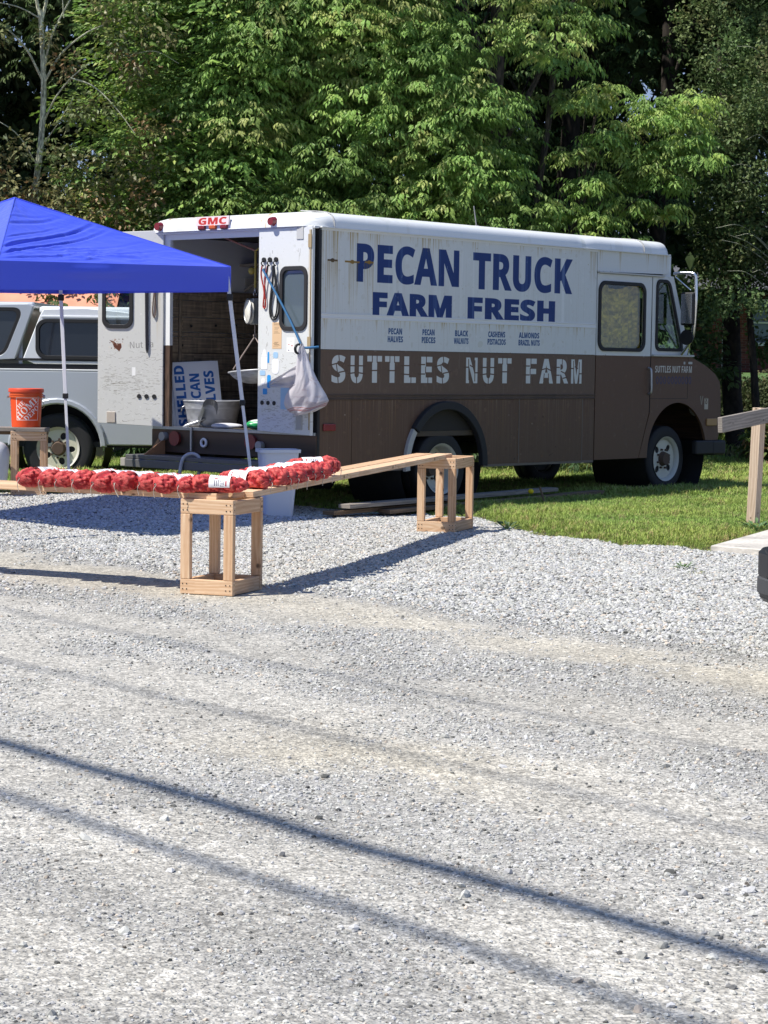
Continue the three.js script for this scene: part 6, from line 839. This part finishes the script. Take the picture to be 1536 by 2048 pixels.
// ---------- pickup, shed, house ----------
{
  const t = thing('pickup_truck', 'silver pickup with a white topper parked behind the canopy', 'pickup truck', [-2.45, 0.07, -22.98], -0.03);
  const paint = phys({ color: lin(0.50, 0.53, 0.56), metalness: 0.3, roughness: 0.34, clearcoat: 0.6, clearcoatRoughness: 0.12 }), topper = phys({ color: lin(0.74, 0.76, 0.78), roughness: 0.3, clearcoat: 0.5 }), tint = phys({ color: lin(0.012, 0.014, 0.018), roughness: 0.06, clearcoat: 0.6 });
  const side = (pts, holes, d, z, m, n, bevel = 0.012) => mesh(n, ext(poly(pts, holes), d, bevel, 16).translate(0, 0, z), m, t);
  const arc = (cx0, cy0, R, a0, a1, n = 20) => Array.from({ length: n + 1 }, (_, i) => { const a = mix(a0, a1, i / n); return [cx0 + R * Math.cos(a), cy0 + R * Math.sin(a)]; });
  const WX = -1.045, WY = 0.395;
  side([[0, 0.43], ...arc(WX, WY, 0.475, 0.07, Math.PI - 0.07), [-2.0, 0.43], [-2.0, 1.215], [0, 1.215]], [], 0.05, -0.05, paint, 'bed_side');
  mesh('wheel_flare', ext(poly([...arc(WX, WY, 0.53, 0.03, Math.PI - 0.03), ...arc(WX, WY, 0.465, Math.PI - 0.03, 0.03)]), 0.035, 0.015, 16).translate(0, 0, -0.01), paint, t);
  mesh('bed_rail', [bx(-2.0, 0, 1.214, 1.232, -0.04, 0.012, 0.006)], phys({ color: lin(0.75, 0.76, 0.77), roughness: 0.25 }), t); mesh('rail_gap', [bx(-2.0, 0, 1.232, 1.285, -0.06, -0.02)], blackMat, t);
  side([[0, 1.285], [-1.30, 1.285], [-1.42, 1.34], [-1.24, 1.80], [-1.20, 1.87], [-0.75, 1.885], [-0.35, 1.85], [0, 1.80]], [rrect(-1.265, -0.12, 1.355, 1.745, 0.10)], 0.04, -0.05, topper, 'topper_side', 0.01);
  mesh('topper_roof', [T(new RoundedBoxGeometry(1.26, 0.09, 1.62, 3, 0.04), -0.63, 1.855, -0.86), bx(-1.22, 0, 1.775, 1.80, -0.03, 0.012, 0.006)], topper, t);
  mesh('topper_window', [ext(rrect(-1.275, -0.11, 1.345, 1.755, 0.11, THREE.Shape), 0.008).translate(0, 0, -0.03)], tint, t); mesh('window_seal', ext(poly(rrect(-1.285, -0.10, 1.335, 1.765, 0.12, THREE.Shape).getPoints(8).map((p) => [p.x, p.y]), [rrect(-1.245, -0.14, 1.375, 1.725, 0.09)]), 0.015, 0.003).translate(0, 0, -0.008), blackMat, t);
  side([[-2.02, 0.45], [-3.5, 0.45], [-3.5, 1.28], [-2.62, 1.90], [-1.36, 1.925], [-1.30, 1.90], [-1.50, 1.33], [-2.02, 1.30]].map(([x, y]) => [x, y]), [rpoly([[-1.62, 1.365], [-1.42, 1.87], [-2.55, 1.87], [-3.05, 1.365]], 0.11)], 0.05, -0.05, paint, 'cab_side');
  mesh('cab_window', ext(rpoly([[-1.63, 1.36], [-1.42, 1.875], [-2.56, 1.875], [-3.06, 1.36]], 0.11, THREE.Shape), 0.008).translate(0, 0, -0.03), phys({ color: lin(0.03, 0.035, 0.04), roughness: 0.05, clearcoat: 0.6 }), t); mesh('window_seal', ext(poly(rpoly([[-1.60, 1.345], [-1.405, 1.89], [-2.58, 1.89], [-3.09, 1.345]], 0.13, THREE.Shape).getPoints(6).map((p) => [p.x, p.y]), [rpoly([[-1.645, 1.385], [-1.46, 1.845], [-2.53, 1.845], [-2.98, 1.385]], 0.10)]), 0.014, 0.003).translate(0, 0, -0.008), blackMat, t);
  mesh('cab_roof', T(new RoundedBoxGeometry(1.35, 0.08, 1.6, 3, 0.035), -1.98, 1.905, -0.87), paint, t); mesh('body_line', bx(-3.5, 0, 1.318, 1.345, -0.02, 0.006, 0.003), blackMat, t);
  mesh('cab_back', bx(-1.48, -1.44, 0.6, 1.88, -1.65, -0.08), paint, t);
  side([[-3.52, 0.45], ...arc(-4.25, WY, 0.475, 0.07, Math.PI - 0.07), [-5.1, 0.45], [-5.15, 0.95], [-4.9, 1.12], [-3.52, 1.28]], [], 0.05, -0.05, paint, 'front_wing');
  mesh('bonnet', T(new RoundedBoxGeometry(1.6, 0.08, 1.6, 2, 0.035), -4.3, 1.17, -0.87, 0, 0, 0.09), paint, t); mesh('far_side', [bx(-5.1, 0, 0.45, 1.22, -1.75, -1.70), bx(-5.15, -5.08, 0.45, 1.0, -1.7, -0.05)], paint, t);
  mesh('tailgate', bx(-0.02, 0.02, 0.55, 1.21, -1.68, -0.06, 0.01), paint, t); mesh('rear_bumper', bx(-0.02, 0.10, 0.44, 0.60, -1.72, -0.02, 0.02), chrome, t);
  mesh('wheel_well', [T(new THREE.CylinderGeometry(0.50, 0.50, 0.55, 20, 1, true, -Math.PI / 2, Math.PI), WX, WY, -0.33, Math.PI / 2), bx(-1.55, -0.54, 0.4, 0.9, -0.62, -0.60), bx(-3.5, 0.0, 0.40, 0.46, -1.7, -0.1)], blackMat, t);
  const alloy = std({ map: dataTex(128, 128, (u, v) => { const d = Math.hypot(u - 0.5, v - 0.5) * 2, n = fbm(u * 8, v * 8, 3, 77); return d < 0.36 ? [0.38 + 0.2 * n, 0.35 + 0.15 * n, 0.30 + 0.1 * n] : [0.86, 0.85, 0.76]; }, true, false), roughness: 0.45 });
  for (const x of [WX, -4.25]) { const w = makeWheel('wheel', t, 0.375, 0.24, 0.205, 0, 0.085, 5, [rubber, alloy, blackMat]); w.position.set(x, WY - 0.01, -0.155); w.rotation.z = 0.7; }
}
{
  const t = thing('garden_shed', 'low shed with a salmon pink metal roof behind the pickup', 'shed', [-3.4, landY(-5, -27.5), -26.8], 0.0), pink = std({ map: dataTex(256, 256, (u, v) => { const k = 0.95 + 0.2 * (fbm(u * 6, v * 6, 4, 81, 6) - 0.5); return [0.93 * k, 0.63 * k, 0.52 * k]; }, true), roughness: 0.6 });
  mesh('wall', bx(-7.0, -0.1, 0, 1.62, -2.6, -0.25), std({ color: lin(0.30, 0.26, 0.22), roughness: 0.9 }), t);
  const a = Math.atan2(0.95, 1.55); for (let i = 0; i < 8; i++) mesh('roof_panel', T(new THREE.BoxGeometry(0.88, 0.02, 1.90), 0, 0, 0, a).translate(-6.75 + i * 0.895, 1.98, -0.70), pink, t); for (let i = 0; i < 9; i++) mesh('roof_seam', T(new THREE.BoxGeometry(0.03, 0.03, 1.90), 0, 0.02, 0, a).translate(-7.19 + i * 0.895, 1.985, -0.70), pink, t);
  mesh('roof_panel', T(new THREE.BoxGeometry(7.15, 0.02, 1.75), 0, 0, 0, -a).translate(-3.6, 1.98, -2.22), pink, t);
}
{
  const y = landY(12, -66), t = thing('brick_house', 'low red brick house across the far lawn, seen through the tree stems', 'house', [16, y, -68]), brick = std({ map: (() => { const tx = dataTex(512, 256, (u, v) => { const row = Math.floor(v * 32), o = row % 2 * 0.5, x = u * 16 + o, fx = x - Math.floor(x), fy = v * 32 - row, m = fx < 0.05 || fy < 0.12, k = 0.8 + 0.4 * hash2(Math.floor(x) % 16, row, 3); return m ? [0.42, 0.38, 0.36] : [0.40 * k, 0.20 * k, 0.17 * k]; }, true); tx.repeat.set(0.25, 0.42); return tx; })(), roughness: 0.9 });
  const wall = ext(poly([[-7.5, 0], [9, 0], [9, 2.7], [-7.5, 2.7]], [[[-4.6, 0.95], [-3.6, 0.95], [-3.6, 2.2], [-4.6, 2.2]], [[-1.5, 0.95], [-0.2, 0.95], [-0.2, 2.2], [-1.5, 2.2]], [[2, 0], [3, 0], [3, 2.1], [2, 2.1]]]), 0.3); mesh('wall', wall, brick, t); mesh('wall', [bx(-7.5, -7.2, 0, 2.7, -8, -0.01), bx(8.7, 9, 0, 2.7, -8, -0.01), bx(-7.5, 9, 0, 2.7, -8.3, -8.01)], brick, t);
  for (const [a, b] of [[-4.6, -3.6], [-1.5, -0.2]]) { const w = sub('window', t); mesh('frame', [bx(a - 0.08, b + 0.08, 2.2, 2.3, 0.2, 0.36), bx(a - 0.08, b + 0.08, 0.85, 0.95, 0.2, 0.38), bx(a - 0.08, a, 0.95, 2.2, 0.2, 0.36), bx(b, b + 0.08, 0.95, 2.2, 0.2, 0.36), bx(a, b, 1.55, 1.6, 0.2, 0.3)], whitePaint, w); mesh('pane', bx(a, b, 0.95, 2.2, 0.12, 0.14), phys({ color: lin(0.12, 0.17, 0.2), roughness: 0.08 }), w); }
  mesh('door', bx(2, 3, 0, 2.1, 0.1, 0.16), whitePaint, t); for (const x of [-6.9, -5.6]) mesh('porch_post', bx(x, x + 0.12, 0, 2.7, 1.0, 1.12), whitePaint, t);
  mesh('roof', [T(new THREE.BoxGeometry(17.6, 0.15, 6.2), 0.75, 3.75, 1.1 - 2.2, 0.42), T(new THREE.BoxGeometry(17.6, 0.15, 6.2), 0.75, 3.75, -6.7, -0.42)], std({ color: lin(0.10, 0.10, 0.11), roughness: 0.9 }), t);
}
// ---------- overhead cables, outside the picture: their shadows cross the gravel ----------
{
  const d = V(0.64, 0, 0.77), H = 8.6, sh = V(-0.60, 1, 0.25);
  const cable = (label, q, h, r) => { // q: 0.77 x + 0.64 Z of the shadow's line
    const g0 = V(0.77 * q / 1.0025, 0, -0.64 * q / 1.0025), p = g0.clone().addScaledVector(sh, h), sagY = (s) => 0.0009 * s * s; const pts = []; for (let s = -26; s <= 26; s += 4) pts.push(p.clone().addScaledVector(d, s).setY(h + sagY(s))); tag(mesh('power_line', tube(pts, r, 60, 8), blackMat), label, 'cable', 'overhead lines strung between the utility poles'); return p; };
  const a = cable('thick overhead cable, lowest of the lines, outside the picture', 3.92, H, 0.042), b = cable('second thick overhead cable just above the lowest, outside the picture', 3.44, H + 0.6, 0.026); cable('thin upper overhead wire, outside the picture', 5.0, H + 2.0, 0.013); cable('thin topmost overhead wire, outside the picture', 6.0, H + 2.3, 0.012); 
  for (const [s, l] of [[-26, 'tall wooden utility pole beyond the left edge'], [26, 'tall wooden utility pole behind the viewer']]) { const c = a.clone().addScaledVector(d, s), t = thing('utility_pole', l, 'pole', [c.x - 0.15, 0, c.z + 0.1]); mesh('pole', T(cyl(0.11, 0.16, 11.6, 12), 0, 5.8, 0), oldWood, t); mesh('cross_arm', [T(new THREE.BoxGeometry(2.6, 0.1, 0.1), 0, 11.1, 0, 0, 0.87), T(new THREE.BoxGeometry(1.6, 0.08, 0.08), 0, 9.2, 0, 0, 0.87)], oldWood, t); }
}
renderer.render(scene, camera);
